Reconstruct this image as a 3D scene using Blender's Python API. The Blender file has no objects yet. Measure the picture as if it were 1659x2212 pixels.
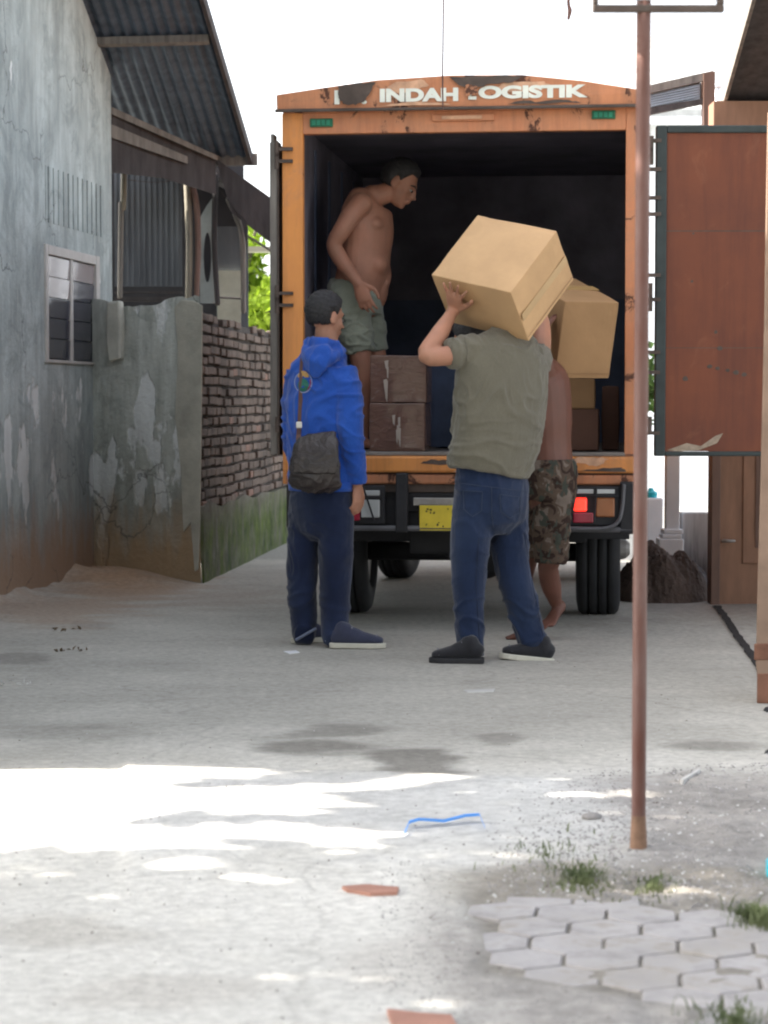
import bpy, bmesh, math, random
from mathutils import Vector, Matrix, Quaternion, noise
from mathutils.bvhtree import BVHTree
random.seed(7)
R = math.radians
V = Vector
scene = bpy.context.scene
COL = scene.collection

# ------------------------------------------------------------------ camera
CAMH, FPX, PITCH = 1.15, 4700.0, math.atan(236 / 4700.0)
cam = bpy.data.cameras.new('camera'); camo = bpy.data.objects.new('camera', cam)
COL.objects.link(camo); scene.camera = camo
cam.sensor_fit = 'VERTICAL'; cam.sensor_height = 24.0; cam.lens = 24.0 * FPX / 2212.0
cam.clip_start = 0.1; cam.clip_end = 2000
camo.location = (0, 0, CAMH); camo.rotation_euler = (R(90) - PITCH, 0, 0)
cam.dof.use_dof = True; cam.dof.focus_distance = 10.0; cam.dof.aperture_fstop = 3.5

# ------------------------------------------------------------------ world + sun
SUN_EL, SUN_AZ = 42.0, -90.0          # azimuth measured from +Y towards +X
w = bpy.data.worlds.new('World'); scene.world = w; w.use_nodes = True
nt = w.node_tree; nt.nodes.clear()
out = nt.nodes.new('ShaderNodeOutputWorld'); bg = nt.nodes.new('ShaderNodeBackground')
sky = nt.nodes.new('ShaderNodeTexSky'); sky.sky_type = 'NISHITA'; sky.sun_disc = False
sky.sun_elevation = R(SUN_EL); sky.sun_rotation = R(SUN_AZ % 360)
sky.air_density = 1.0; sky.dust_density = 3.5; sky.ozone_density = 1.0
bw = nt.nodes.new('ShaderNodeRGBToBW'); mx = nt.nodes.new('ShaderNodeMix'); mx.data_type = 'RGBA'
wc = nt.nodes.new('ShaderNodeVectorMath'); wc.operation = 'SCALE'; wc.inputs[3].default_value = 1.15
mx.inputs[0].default_value = 0.72      # thin bright cloud over the blue
nt.links.new(sky.outputs[0], bw.inputs[0]); nt.links.new(bw.outputs[0], wc.inputs[0])
nt.links.new(sky.outputs[0], mx.inputs[6]); nt.links.new(wc.outputs[0], mx.inputs[7])
nt.links.new(mx.outputs[2], bg.inputs[0]); nt.links.new(bg.outputs[0], out.inputs[0])
bg.inputs[1].default_value = 0.14
sun = bpy.data.lights.new('sun', 'SUN'); suno = bpy.data.objects.new('sun', sun); COL.objects.link(suno)
sun.energy = 4.2; sun.angle = R(0.5); sun.color = (1.0, 0.94, 0.84)
SV = V((math.sin(R(SUN_AZ)) * math.cos(R(SUN_EL)), math.cos(R(SUN_AZ)) * math.cos(R(SUN_EL)), math.sin(R(SUN_EL))))
suno.rotation_euler = SV.to_track_quat('Z', 'Y').to_euler()
suno.location = (-6, 3, 9)
scene.cycles.filter_width = 2.1
scene.view_settings.view_transform = 'Standard'; scene.view_settings.look = 'None'
scene.view_settings.exposure = 2.35; scene.view_settings.gamma = 1.0

# ------------------------------------------------------------------ photo geometry -> world
FW = V((0, math.cos(PITCH), -math.sin(PITCH))); UP = V((0, math.sin(PITCH), math.cos(PITCH)))
CAM = V((0, 0, CAMH))
def ray(px, py): return FW + V((1, 0, 0)) * ((px - 829.5) / FPX) - UP * ((py - 1106.0) / FPX)
def P(px, py, Y):
    d = ray(px, py); return CAM + d * (Y / d.y)
def G(px, py, z=0.0):
    d = ray(px, py); return CAM + d * ((z - CAMH) / d.z)
def PIX(p):
    q = p - CAM; f = q.dot(FW); return (829.5 + q.x / f * FPX, 1106 - q.dot(UP) / f * FPX)

# ------------------------------------------------------------------ materials
MATS = {}
class NT:
    def __init__(s, name):
        s.m = bpy.data.materials.new(name); s.m.use_nodes = True; s.t = s.m.node_tree
        s.b = s.t.nodes['Principled BSDF']; s.tc = None
    def n(s, kind, **kw):
        x = s.t.nodes.new(kind)
        for k, v in kw.items(): setattr(x, k, v)
        return x
    def l(s, a, b): s.t.links.new(a, b)
    def coord(s, scale=(1, 1, 1), kind='Object'):
        if kind == 'World': src = s.n('ShaderNodeNewGeometry').outputs['Position']
        else: src = s.n('ShaderNodeTexCoord').outputs[kind]
        mp = s.n('ShaderNodeMapping'); mp.inputs['Scale'].default_value = scale; s.l(src, mp.inputs[0]); return mp.outputs[0]
    def noise(s, scale, detail=4, rough=.6, vec=None, dist=0):
        x = s.n('ShaderNodeTexNoise'); x.inputs['Scale'].default_value = scale; x.inputs['Detail'].default_value = detail
        x.inputs['Roughness'].default_value = rough; x.inputs['Distortion'].default_value = dist
        if vec is not None: s.l(vec, x.inputs['Vector'])
        return x.outputs['Fac']
    def ramp(s, fac, stops, interp='LINEAR'):
        r = s.n('ShaderNodeValToRGB'); r.color_ramp.interpolation = interp
        els = r.color_ramp.elements
        while len(els) < len(stops): els.new(0.5)
        for e, (p, c) in zip(els, stops):
            e.position = p
            if isinstance(c, (int, float)): c = (c, c, c)
            e.color = (c[0], c[1], c[2], 1)
        s.l(fac, r.inputs[0]); return r.outputs[0]
    def mix(s, fac, a, b, mode='MIX'):
        x = s.n('ShaderNodeMix', data_type='RGBA'); x.blend_type = mode
        for i, v in ((0, fac), (6, a), (7, b)):
            if isinstance(v, (int, float)): x.inputs[i].default_value = v if i == 0 else (v, v, v, 1)
            elif isinstance(v, tuple): x.inputs[i].default_value = (*v, 1)
            else: s.l(v, x.inputs[i])
        return x.outputs[2]
    def math(s, op, a, b=0.0, clamp=False):
        x = s.n('ShaderNodeMath', operation=op); x.use_clamp = clamp
        for i, v in ((0, a), (1, b)):
            if isinstance(v, (int, float)): x.inputs[i].default_value = v
            else: s.l(v, x.inputs[i])
        return x.outputs[0]
    def maprange(s, v, a, b, c=0., d=1.):
        x = s.n('ShaderNodeMapRange'); s.l(v, x.inputs[0])
        for i, q in enumerate((a, b, c, d)): x.inputs[i + 1].default_value = q
        return x.outputs[0]
    def bump(s, h, strength=.3, dist=.01):
        x = s.n('ShaderNodeBump'); x.inputs['Strength'].default_value = strength; x.inputs['Distance'].default_value = dist
        s.l(h, x.inputs['Height']); s.l(x.outputs[0], s.b.inputs['Normal'])
    def base(s, c): 
        if isinstance(c, tuple): s.b.inputs['Base Color'].default_value = (*c, 1)
        else: s.l(c, s.b.inputs['Base Color'])
    def set(s, rough=.8, metal=0., spec=.5):
        s.b.inputs['Roughness'].default_value = rough; s.b.inputs['Metallic'].default_value = metal
        s.b.inputs['Specular IOR Level'].default_value = spec

def sc3(c, k): return tuple(min(1, x * k) for x in c)
def pm(name, c, rough=.8, var=.25, scale=6, bump=.25, bscale=60, bdist=.004, metal=0., spec=.4, c2=None, stretch=(1, 1, 1)):
    t = NT(name); v = t.coord(stretch)
    t.base(t.ramp(t.noise(scale, 5, .62, v), [(.3, sc3(c, 1 - var)), (.7, c2 or sc3(c, 1 + var))]))
    t.set(rough, metal, spec)
    if bump: t.bump(t.noise(bscale, 4, .6, v), bump, bdist)
    MATS[name] = t.m; return t.m

def plaster(name, light, mid, dark, dirt, white=(.80, .83, .83), dirt_h=.75, wthr=.63):
    t = NT(name); v = t.coord((1, 1, 1), 'World'); vs = t.coord((2.7, 2.7, .75), 'World'); vt = t.coord((9, 9, .9), 'World')
    c = t.ramp(t.noise(1.15, 9, .68, v, .4), [(.38, mid), (.55, light)])
    c = t.mix(t.ramp(t.noise(2.6, 8, .7, v, .8), [(.50, 0.), (.60, .6)]), c, sc3(mid, .8))
    streak = t.ramp(t.noise(1.6, 6, .65, vs), [(.42, 0.), (.72, 1.)])
    c = t.mix(t.math('MULTIPLY', streak, .75), c, dark)
    fine = t.ramp(t.noise(1.4, 6, .7, vt), [(.35, .75), (.65, 1.12)])
    c = t.mix(.55, c, t.mix(1., c, fine, 'MULTIPLY'))
    z = t.n('ShaderNodeSeparateXYZ'); g = t.n('ShaderNodeNewGeometry'); t.l(g.outputs['Position'], z.inputs[0])
    # flaked white patches, mostly half way down the wall
    pk = t.noise(2.3, 5, .55, t.coord((1.6, 1.6, .8), 'World'))
    band = t.math('MULTIPLY', t.maprange(z.outputs[2], .35, .7), t.maprange(z.outputs[2], 1.5, 1.0))
    pf = t.ramp(t.math('MULTIPLY', pk, t.math('ADD', .82, t.math('MULTIPLY', band, .22))), [(wthr - .03, 0.), (wthr, 1.)])
    c = t.mix(t.math('MULTIPLY', pf, .85), c, white)
    # damp algae darkening + earth splashed up from the ground
    dn = t.noise(2.2, 6, .62, vs)
    damp = t.maprange(t.math('ADD', z.outputs[2], t.math('MULTIPLY', dn, -1.2)), .55, -.2)
    c = t.mix(t.math('MULTIPLY', damp, .5), c, dark)
    dd = t.maprange(t.math('ADD', z.outputs[2], t.math('MULTIPLY', t.noise(3, 6, .62, vs), -dirt_h)), .16, -.18)
    c = t.mix(t.math('MULTIPLY', dd, .9), c, dirt)
    cr = t.n('ShaderNodeTexVoronoi'); cr.feature = 'DISTANCE_TO_EDGE'; cr.inputs['Scale'].default_value = 1.1
    wv = t.n('ShaderNodeVectorMath', operation='ADD'); t.l(v, wv.inputs[0]); n3 = t.n('ShaderNodeTexNoise'); n3.inputs['Scale'].default_value = 4.; n3.inputs['Detail'].default_value = 6; t.l(v, n3.inputs['Vector'])
    s3 = t.n('ShaderNodeVectorMath', operation='SCALE'); s3.inputs[3].default_value = .4; t.l(n3.outputs['Color'], s3.inputs[0]); t.l(s3.outputs[0], wv.inputs[1]); t.l(wv.outputs[0], cr.inputs['Vector'])
    ckm = t.math('MULTIPLY', t.ramp(cr.outputs['Distance'], [(0., 1.), (.008, 0.)]), t.ramp(t.noise(1.3, 3, .5, v), [(.5, 0.), (.6, .7)])); c = t.mix(ckm, c, (.07, .07, .065))
    t.base(c); t.set(.92, 0, .25); t.bump(t.math('ADD', t.math('ADD', t.math('MULTIPLY', pf, -.6), t.math('MULTIPLY', t.noise(35, 6, .65, v), .6)), t.math('MULTIPLY', t.noise(5, 5, .6, v), 1.2)), .7, .018)
    MATS[name] = t.m; return t.m

def paint(name, c, c2, rust=(.10, .045, .03), thr=.60, scale=3.2, rough=.45, stain=.5):
    t = NT(name); v = t.coord()
    b = t.ramp(t.noise(2.2, 5, .6, v), [(.3, c2), (.65, c)])
    rn = t.noise(scale, 9, .72, v, .6)
    f = t.ramp(rn, [(thr, 0.), (thr + .025, 1.)])
    halo = t.ramp(rn, [(thr - .12, 0.), (thr, 1.)])
    b = t.mix(t.math('MULTIPLY', halo, stain), b, (.42, .20, .11))
    b = t.mix(f, b, rust)
    vs = t.coord((14, 14, 1.2)); b = t.mix(t.math('MULTIPLY', t.ramp(t.noise(1., 6, .7, vs), [(.45, 0.), (.8, 1.)]), .45), b, rust)
    t.base(b); t.l(t.ramp(f, [(0, rough), (1, .9)]), t.b.inputs['Roughness']); t.b.inputs['Specular IOR Level'].default_value = .4
    t.bump(rn, .25, .004); MATS[name] = t.m; return t.m

def cloth(name, c, var=.16, weave=420, rough=.95, scale=7, c2=None, fade=None):
    t = NT(name); v = t.coord()
    b = t.ramp(t.noise(scale, 5, .6, v), [(.3, sc3(c, 1 - var)), (.7, c2 or sc3(c, 1 + var))])
    if fade:
        b = t.mix(t.math('MULTIPLY', t.ramp(t.noise(3.2, 3, .5, v), [(.45, 0.), (.7, 1.)]), .6), b, fade)
    b = t.mix(.25, b, t.ramp(t.noise(weave * .6, 2, .6, v), [(.3, .3), (.7, 1.)]), 'MULTIPLY')
    t.base(b); t.set(rough, 0, .15); t.b.inputs['Sheen Weight'].default_value = .25
    h = t.math('ADD', t.noise(22, 5, .6, t.coord((1, 1, .5))), t.math('MULTIPLY', t.noise(weave, 2, .5, v), .15))
    t.bump(h, .45, .012); MATS[name] = t.m; return t.m

M = MATS
plaster('house plaster', (.50, .56, .56), (.345, .395, .40), (.215, .24, .24), (.33, .22, .15), wthr=.57)
plaster('wall plaster', (.56, .59, .55), (.37, .40, .37), (.21, .215, .185), (.36, .25, .145), dirt_h=.75, wthr=.545)
pm('lime plaster', (.50, .50, .44), .9, .2, 5, .5, 40, .01)
pm('cement', (.42, .41, .35), .9, .25, 4, .5, 30, .01)
pm('brick', (.10, .078, .065), .92, .45, 2.5, .6, 50, .01, c2=(.22, .165, .135))
pm('brick fresh', (.22, .13, .10), .9, .3, 9, .6, 50, .01)
pm('mortar', (.06, .052, .048), .95, .3, 12, .5, 40, .01)
pm('wood grey', (.17, .155, .14), .85, .35, 3, .4, 30, .005, stretch=(8, 8, 1))
pm('wood dark', (.05, .044, .045), .85, .35, 3, .4, 30, .005, stretch=(6, 6, 1))
pm('bamboo', (.20, .18, .14), .6, .3, 4, .2, 30, .004, stretch=(6, 6, 1))
pm('bamboo red', (.17, .10, .08), .6, .3, 4, .2, 30, .004, stretch=(6, 6, 1))
pm('roof zinc', (.075, .10, .135), .55, .35, 3, .15, 20, .004, .3, stretch=(1, 6, 1))
pm('zinc light', (.42, .43, .42), .45, .3, 4, .15, 20, .004, .3)
pm('panel grey', (.11, .12, .135), .8, .28, 2.4, .2, 30, .004, stretch=(4, 4, .7))
pm('cream panel', (.40, .40, .33), .8, .25, 3, .2, 30, .004)
pm('board white', (.36, .40, .39), .8, .3, 4, .2, 30, .004)
pm('window frame', (.50, .48, .46), .6, .15, 5, .15)
t = NT('window glass'); t.base((.055, .055, .075)); t.set(.12, 0, .9); M['window glass'] = t.m
t = NT('window glass reflection'); t.base((.30, .26, .26)); t.set(.10, 0, .9); M['window glass reflection'] = t.m  # pinkish reflection painted into the base colour of the upper panes
pm('inside shade', (.03, .03, .035), .9, .2)  # near-black colour that stands in for shade in interiors and holes
# moss on the foot of the brick wall
t = NT('mossy cement'); v = t.coord((1, 1, 1), 'World'); vs = t.coord((3, 3, 1.8), 'World')
c = t.ramp(t.noise(7, 6, .65, v), [(.3, (.09, .085, .065)), (.7, (.22, .21, .18))])
zz = t.n('ShaderNodeSeparateXYZ'); t.l(v, zz.inputs[0]); c = t.mix(t.math('MULTIPLY', t.ramp(t.noise(1.5, 6, .7, vs), [(.33, 0.), (.56, .95)]), t.maprange(t.math('ADD', zz.outputs[2], t.math('MULTIPLY', t.noise(2.5, 4, .6, v), -.35)), .34, .10), True), c, t.ramp(t.noise(6, 7, .72, v), [(.35, (.03, .055, .015)), (.65, (.12, .165, .035))]))
t.base(c); t.set(.95, 0, .2); t.bump(t.noise(45, 6, .7, v), .7, .015); M['mossy cement'] = t.m
# truck
paint('truck orange', (.72, .29, .075), (.62, .24, .07), thr=.635)
paint('truck orange worn', (.60, .25, .12), (.50, .19, .09), thr=.575, scale=4.5)
paint('door brown', (.175, .054, .026), (.125, .041, .024), rust=(.05, .02, .018), thr=.70, scale=5, rough=.75, stain=.15)
pm('door frame', (.03, .04, .04), .6, .3, 6, .2, 30)
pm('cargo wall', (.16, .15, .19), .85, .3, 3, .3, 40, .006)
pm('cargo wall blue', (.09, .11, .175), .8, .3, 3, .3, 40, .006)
pm('crate navy', (.03, .042, .075), .8, .3, 5, .3, 40)
pm('cargo floor', (.20, .18, .165), .8, .35, 4, .3, 40, .006)
pm('chassis', (.022, .022, .025), .7, .35, 5, .3, 40)
pm('bumper', (.10, .10, .11), .5, .35, 6, .2, 40)
pm('tyre', (.017, .018, .020), .85, .25, 9, .4, 60)
pm('rim', (.20, .19, .18), .5, .3, 8, .2, 40, metal=.3)
pm('steel', (.30, .29, .28), .45, .3, 8, .2, 40, metal=.5)
pm('plate yellow', (.72, .56, .05), .55, .14, 12, .2, 60)
pm('ink', (.05, .045, .03), .8, .1)
pm('white letters', (.74, .76, .68), .7, .1, 10, .1)
pm('bare patch', (.085, .065, .055), .9, .35, 9, .5, 40)
pm('bare patch pale', (.56, .33, .21), .85, .3, 14, .3, 60)
pm('green label', (.01, .12, .06), .5, .3, 20, .1)
pm('green label text', (.02, .22, .13), .5, .2, 20, .1)
t = NT('red lamp lit'); t.base((.7, .03, .02)); t.set(.25, 0, .6); t.b.inputs['Emission Color'].default_value = (1., .035, .018, 1); t.b.inputs['Emission Strength'].default_value = .42; M['red lamp lit'] = t.m
pm('lens red', (.34, .02, .045), .25, .2, spec=.7, bump=0)
pm('lens amber', (.30, .10, .03), .25, .2, spec=.7, bump=0)
pm('lens clear', (.50, .52, .52), .2, .12, spec=.8, bump=0)
pm('plaster white', (.82, .87, .93), .85, .08, 3, .2, 30)
t = NT('stained white'); v = t.coord((1, 1, 1), 'World'); z = t.n('ShaderNodeSeparateXYZ'); g = t.n('ShaderNodeNewGeometry'); t.l(g.outputs['Position'], z.inputs[0])
c = t.mix(t.maprange(t.math('ADD', z.outputs[2], t.math('MULTIPLY', t.noise(3, 5, .6, t.coord((8, 8, .6), 'World')), -.7)), .25, -.25), (.72, .75, .78), (.11, .11, .12))
t.base(c); t.set(.9, 0, .2); M['stained white'] = t.m
pm('timber', (.22, .115, .07), .65, .2, 3, .2, 30, stretch=(5, 5, 1))
pm('timber dark', (.13, .075, .055), .65, .2, 3, .2, 30, stretch=(5, 5, 1))
pm('pole paint', (.155, .055, .036), .55, .28, 5, .25, 50, c2=(.17, .10, .085), stretch=(4, 4, 1))
pm('pillar cream', (.26, .175, .125), .8, .2, 5, .3, 40)
pm('pillar brick', (.20, .095, .06), .85, .3, 9, .4, 40)
pm('glue', (.30, .24, .18), .85, .3, 30, .4, 60)
pm('rust pale', (.24, .14, .09), .85, .35, 14, .4, 60)
pm('cable', (.10, .08, .08), .6, .2)
# cardboard
def cardboard(name, c, tape=False, rough=.8, gloss=False):
    t = NT(name); v = t.coord()
    b = t.ramp(t.noise(5, 5, .6, v), [(.3, sc3(c, .9)), (.7, sc3(c, 1.08))])
    b = t.mix(.5, b, t.ramp(t.noise(1.6, 6, .65, v), [(.35, .86), (.65, 1.05)]), 'MULTIPLY')
    if gloss:
        wr = t.noise(4.5, 7, .72, t.coord((2.4, 2.4, 5)), 1.2)
        b = t.mix(t.math('MULTIPLY', t.ramp(wr, [(.60, 0.), (.68, 1.)]), .35), b, (.42, .37, .34))
        t.b.inputs['Coat Weight'].default_value = .8; t.b.inputs['Coat Roughness'].default_value = .15
        t.bump(wr, .8, .03)
    else: t.bump(t.noise(60, 3, .6, v), .15, .004)
    t.base(b); t.set(rough, 0, .3); M[name] = t.m
cardboard('carton pale', (.55, .35, .185)); cardboard('carton tan', (.33, .195, .095)); cardboard('carton dim', (.27, .16, .08))
cardboard('carton wrapped', (.16, .085, .062), gloss=True); cardboard('carton dark', (.10, .05, .035))
pm('tape pale', (.30, .25, .22), .25, .2, 8, .3, 30, spec=.7)
pm('packing tape', (.44, .28, .12), .3, .08, 8, .15, 30, spec=.6)
# people
def skin(name, c, red=.08):
    t = NT(name); v = t.coord()
    b = t.ramp(t.noise(9, 5, .6, v), [(.3, sc3(c, .86)), (.7, (min(1, c[0] * 1.12), c[1] * 1.02, c[2]))])
    t.base(b); t.set(.55, 0, .35); t.b.inputs['Subsurface Weight'].default_value = .12
    t.b.inputs['Subsurface Radius'].default_value = (.012, .005, .003)
    t.bump(t.noise(120, 4, .6, v), .15, .003); M[name] = t.m
skin('skin tan', (.42, .22, .145)); skin('skin brown', (.33, .165, .11)); skin('skin dark', (.135, .060, .042))
t = NT('hair black'); v = t.coord(); t.base(t.ramp(t.noise(90, 3, .6, v), [(.3, (.012, .012, .014)), (.7, (.035, .033, .034))])); t.set(.55, 0, .4); t.bump(t.noise(160, 3, .7, v), .8, .006); M['hair black'] = t.m
cloth('jacket blue', (.022, .085, .42), .12, c2=(.03, .115, .52))
cloth('hood lining', (.30, .36, .55), .1)
cloth('denim dark', (.012, .019, .050), .22, fade=(.035, .052, .11))
cloth('denim', (.013, .024, .060), .25, fade=(.026, .043, .088))
pm('lace grey', (.22, .22, .25), .8, .2); pm('denim fade', (.04, .055, .09), .9, .2); pm('denim seam', (.012, .018, .04), .9, .2); pm('shirt seam', (.13, .12, .095), .9, .2)
cloth('denim cuff', (.18, .21, .30), .15)
cloth('shirt olive', (.155, .143, .108), .08)
cloth('shorts green', (.25, .27, .215), .14)
cloth('sneaker grey', (.045, .05, .085), .2); cloth('shoe black', (.018, .018, .022), .2, rough=.6)
pm('sole white', (.55, .53, .45), .7, .1)
t = NT('camouflage'); v = t.coord(); n1 = t.noise(14, 2, .5, v, .8); n2 = t.noise(19, 2, .5, t.coord((1.3, 1, .8)), .8)
c = t.ramp(n1, [(0, (.035, .022, .018)), (.46, (.085, .06, .045)), (.58, (.15, .12, .10))], 'CONSTANT')
c = t.mix(t.ramp(n2, [(0, 0.), (.57, 1.)], 'CONSTANT'), c, (.05, .055, .045)); t.base(c); t.set(.95, 0, .15); t.bump(t.noise(24, 4, .6, v), .4, .01); M['camouflage'] = t.m
t = NT('leather brown'); v = t.coord(); t.base(t.ramp(t.noise(10, 5, .6, v), [(.3, (.016, .011, .011)), (.7, (.034, .023, .021))])); t.set(.33, 0, .6); t.bump(t.math('ADD', t.noise(12, 4, .6, v, .8), t.math('MULTIPLY', t.noise(220, 3, .6, v), .08)), .7, .02); M['leather brown'] = t.m
pm('strap brown', (.10, .05, .04), .6, .2)
pm('buckle', (.6, .6, .58), .3, .1, metal=.8)
pm('paper', (.75, .76, .78), .8, .06)
pm('emblem white', (.30, .34, .50), .8, .05); pm('emblem green', (.03, .16, .12), .8, .3); pm('emblem gold', (.50, .30, .10), .8, .3); pm('emblem red', (.34, .05, .07), .8, .2)
pm('eye white', (.30, .28, .26), .3, .05, bump=0); pm('eye dark', (.01, .008, .008), .2, .05, bump=0)
pm('lips', (.22, .09, .075), .5, .1, bump=0)
# ground things
pm('paver', (.43, .40, .405), .9, .14, 7, .5, 70, .008)
pm('stone grey', (.26, .245, .235), .9, .4, 10, .4, 60, .006)
pm('stone pale', (.50, .49, .47), .9, .15, 10, .4, 60, .006)
pm('tile red', (.36, .185, .135), .85, .2, 10, .4, 60, .006)
pm('strap blue', (.04, .26, .72), .4, .1, 10, .1)
pm('teal', (.02, .45, .55), .5, .15)
pm('earth', (.075, .052, .042), .95, .35, 5, .9, 26, .03)
pm('rubble', (.085, .080, .085), .95, .35, 5, .9, 26, .03)
pm('gutter black', (.022, .02, .02), .95, .4, 10, .8, 40, .01)
pm('dry leaf', (.13, .09, .055), .9, .3, 20, .2)
pm('bark', (.12, .10, .08), .95, .3, 6, .8, 20, .02, stretch=(4, 4, 1))
def leafm(name, c, c2, tr=.5):
    t = NT(name); v = t.coord(); col = t.ramp(t.noise(3, 3, .6, v), [(.3, c), (.7, c2)]); t.base(col); t.set(.6, 0, .3)
    tl = t.n('ShaderNodeBsdfTranslucent'); t.l(col, tl.inputs[0]); ms = t.n('ShaderNodeMixShader'); ms.inputs[0].default_value = tr
    o = t.t.nodes['Material Output']; t.l(t.b.outputs[0], ms.inputs[1]); t.l(tl.outputs[0], ms.inputs[2]); t.l(ms.outputs[0], o.inputs[0]); M[name] = t.m
leafm('leaf lime', (.16, .28, .02), (.34, .44, .04)); leafm('leaf green', (.045, .09, .02), (.09, .15, .04)); leafm('grass', (.075, .105, .045), (.17, .19, .09), .3)

# ------------------------------------------------------------------ object helpers
def tag(o, label=None, cat=None, group=None, kind=None):
    for k, v in (('label', label), ('category', cat), ('group', group), ('kind', kind)):
        if v: o[k] = v
    return o
def thing(name, loc, label, cat, group=None, rz=0.0):
    o = bpy.data.objects.new(name, None); COL.objects.link(o); o.location = loc; o.rotation_euler = (0, 0, rz)
    o.empty_display_size = .1
    return tag(o, label, cat, group)
def wmat(o):
    m = Matrix.Identity(4)
    while o is not None:
        m = (Matrix.Translation(o.location) @ o.rotation_euler.to_matrix().to_4x4()) @ m; o = o.parent
    return m
class MB:
    """collects shapes; build() links them as one mesh object"""
    def __init__(s): s.bm = bmesh.new()
    def poly(s, pts):
        try: return s.bm.faces.new([s.bm.verts.new(p) for p in pts])
        except ValueError: return None
    def box(s, c, size, rot=None):
        c = V(c); hx, hy, hz = (x / 2 for x in size); rot = rot or Matrix.Identity(3)
        v = [s.bm.verts.new(c + rot @ V((x * hx, y * hy, z * hz))) for x in (-1, 1) for y in (-1, 1) for z in (-1, 1)]
        for f in ((0, 1, 3, 2), (4, 6, 7, 5), (0, 4, 5, 1), (2, 3, 7, 6), (0, 2, 6, 4), (1, 5, 7, 3)): s.bm.faces.new([v[i] for i in f])
        return s
    def bb(s, x0, x1, y0, y1, z0, z1): return s.box(((x0 + x1) / 2, (y0 + y1) / 2, (z0 + z1) / 2), (x1 - x0, y1 - y0, z1 - z0))
    def hexa(s, a, b):
        """prism between polygon a and polygon b (same count)"""
        n = len(a); va = [s.bm.verts.new(p) for p in a]; vb = [s.bm.verts.new(p) for p in b]
        s.bm.faces.new(va); s.bm.faces.new(vb[::-1])
        for i in range(n): s.bm.faces.new((va[i], vb[i], vb[(i + 1) % n], va[(i + 1) % n]))
        return s
    def prism(s, poly, off): return s.hexa([V(p) for p in poly], [V(p) + V(off) for p in poly])
    def limb(s, pts, seg=14, ref=None, sub=4, round_ends=True):
        """smooth tapered tube; each point (pos, r) or (pos, (ra, rb)); ra lies along ref"""
        P0 = [V(p[0]) for p in pts]; RR = [p[1] if isinstance(p[1], tuple) else (p[1], p[1]) for p in pts]
        ps, rs = [], []
        n = len(P0)
        for i in range(n - 1):
            a, b, c, d = P0[max(i - 1, 0)], P0[i], P0[i + 1], P0[min(i + 2, n - 1)]
            for k in range(sub):
                u = k / sub
                q = .5 * ((2 * b) + (c - a) * u + (2 * a - 5 * b + 4 * c - d) * u * u + (3 * b - a - 3 * c + d) * u ** 3)
                ps.append(q); e = u * u * (3 - 2 * u) if sub > 1 else u
                rs.append(tuple(RR[i][j] * (1 - e) + RR[i + 1][j] * e for j in (0, 1)))
        ps.append(P0[-1]); rs.append(RR[-1])
        if round_ends:
            t0 = (ps[0] - ps[1]).normalized(); t1 = (ps[-1] - ps[-2]).normalized()
            pre, post = [], []
            for f in (.5, .85):
                k = math.sqrt(1 - f * f); m0 = min(rs[0]); m1 = min(rs[-1])
                pre.insert(0, (ps[0] + t0 * m0 * f, (rs[0][0] * k, rs[0][1] * k))); post.append((ps[-1] + t1 * m1 * f, (rs[-1][0] * k, rs[-1][1] * k)))
            ps = [p for p, _ in pre] + ps + [p for p, _ in post]; rs = [r for _, r in pre] + rs + [r for _, r in post]
        ref = V(ref) if ref is not None else None
        rings = []; prev = None
        for i, p in enumerate(ps):
            t = (ps[min(i + 1, len(ps) - 1)] - ps[max(i - 1, 0)]).normalized()
            if ref is not None: nn = ref - t * ref.dot(t)
            elif prev is None: nn = t.orthogonal()
            else: nn = prev - t * prev.dot(t)
            nn.normalize(); prev = nn; b = t.cross(nn)
            rings.append([s.bm.verts.new(p + nn * (rs[i][0] * math.cos(2 * math.pi * k / seg)) + b * (rs[i][1] * math.sin(2 * math.pi * k / seg))) for k in range(seg)])
        for a, b in zip(rings, rings[1:]):
            for k in range(seg): s.bm.faces.new((a[k], a[(k + 1) % seg], b[(k + 1) % seg], b[k]))
        s.bm.faces.new(rings[0][::-1]); s.bm.faces.new(rings[-1])
        return s
    def rod(s, a, b, r, seg=10): return s.limb([(a, r), (b, r)], seg, None, 1, False)
    def ell(s, c, r, rot=None, u=16, v=12, fn=None):
        rot = rot or Matrix.Identity(3); c = V(c)
        rows = []
        for i in range(1, v):
            th = math.pi * i / v; row = []
            for k in range(u):
                ph = 2 * math.pi * k / u
                d = V((math.sin(th) * math.cos(ph), math.sin(th) * math.sin(ph), math.cos(th))); kf = fn(d) if fn else 1.
                row.append(s.bm.verts.new(c + rot @ V((d.x * r[0] * kf, d.y * r[1] * kf, d.z * r[2] * kf))))
            rows.append(row)
        kt = fn(V((0, 0, 1))) if fn else 1.; kb = fn(V((0, 0, -1))) if fn else 1.
        t = s.bm.verts.new(c + rot @ V((0, 0, r[2] * kt))); b = s.bm.verts.new(c + rot @ V((0, 0, -r[2] * kb)))
        for k in range(u):
            s.bm.faces.new((t, rows[0][k], rows[0][(k + 1) % u])); s.bm.faces.new((b, rows[-1][(k + 1) % u], rows[-1][k]))
        for a, bb in zip(rows, rows[1:]):
            for k in range(u): s.bm.faces.new((a[k], bb[k], bb[(k + 1) % u], a[(k + 1) % u]))
        return s
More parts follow.
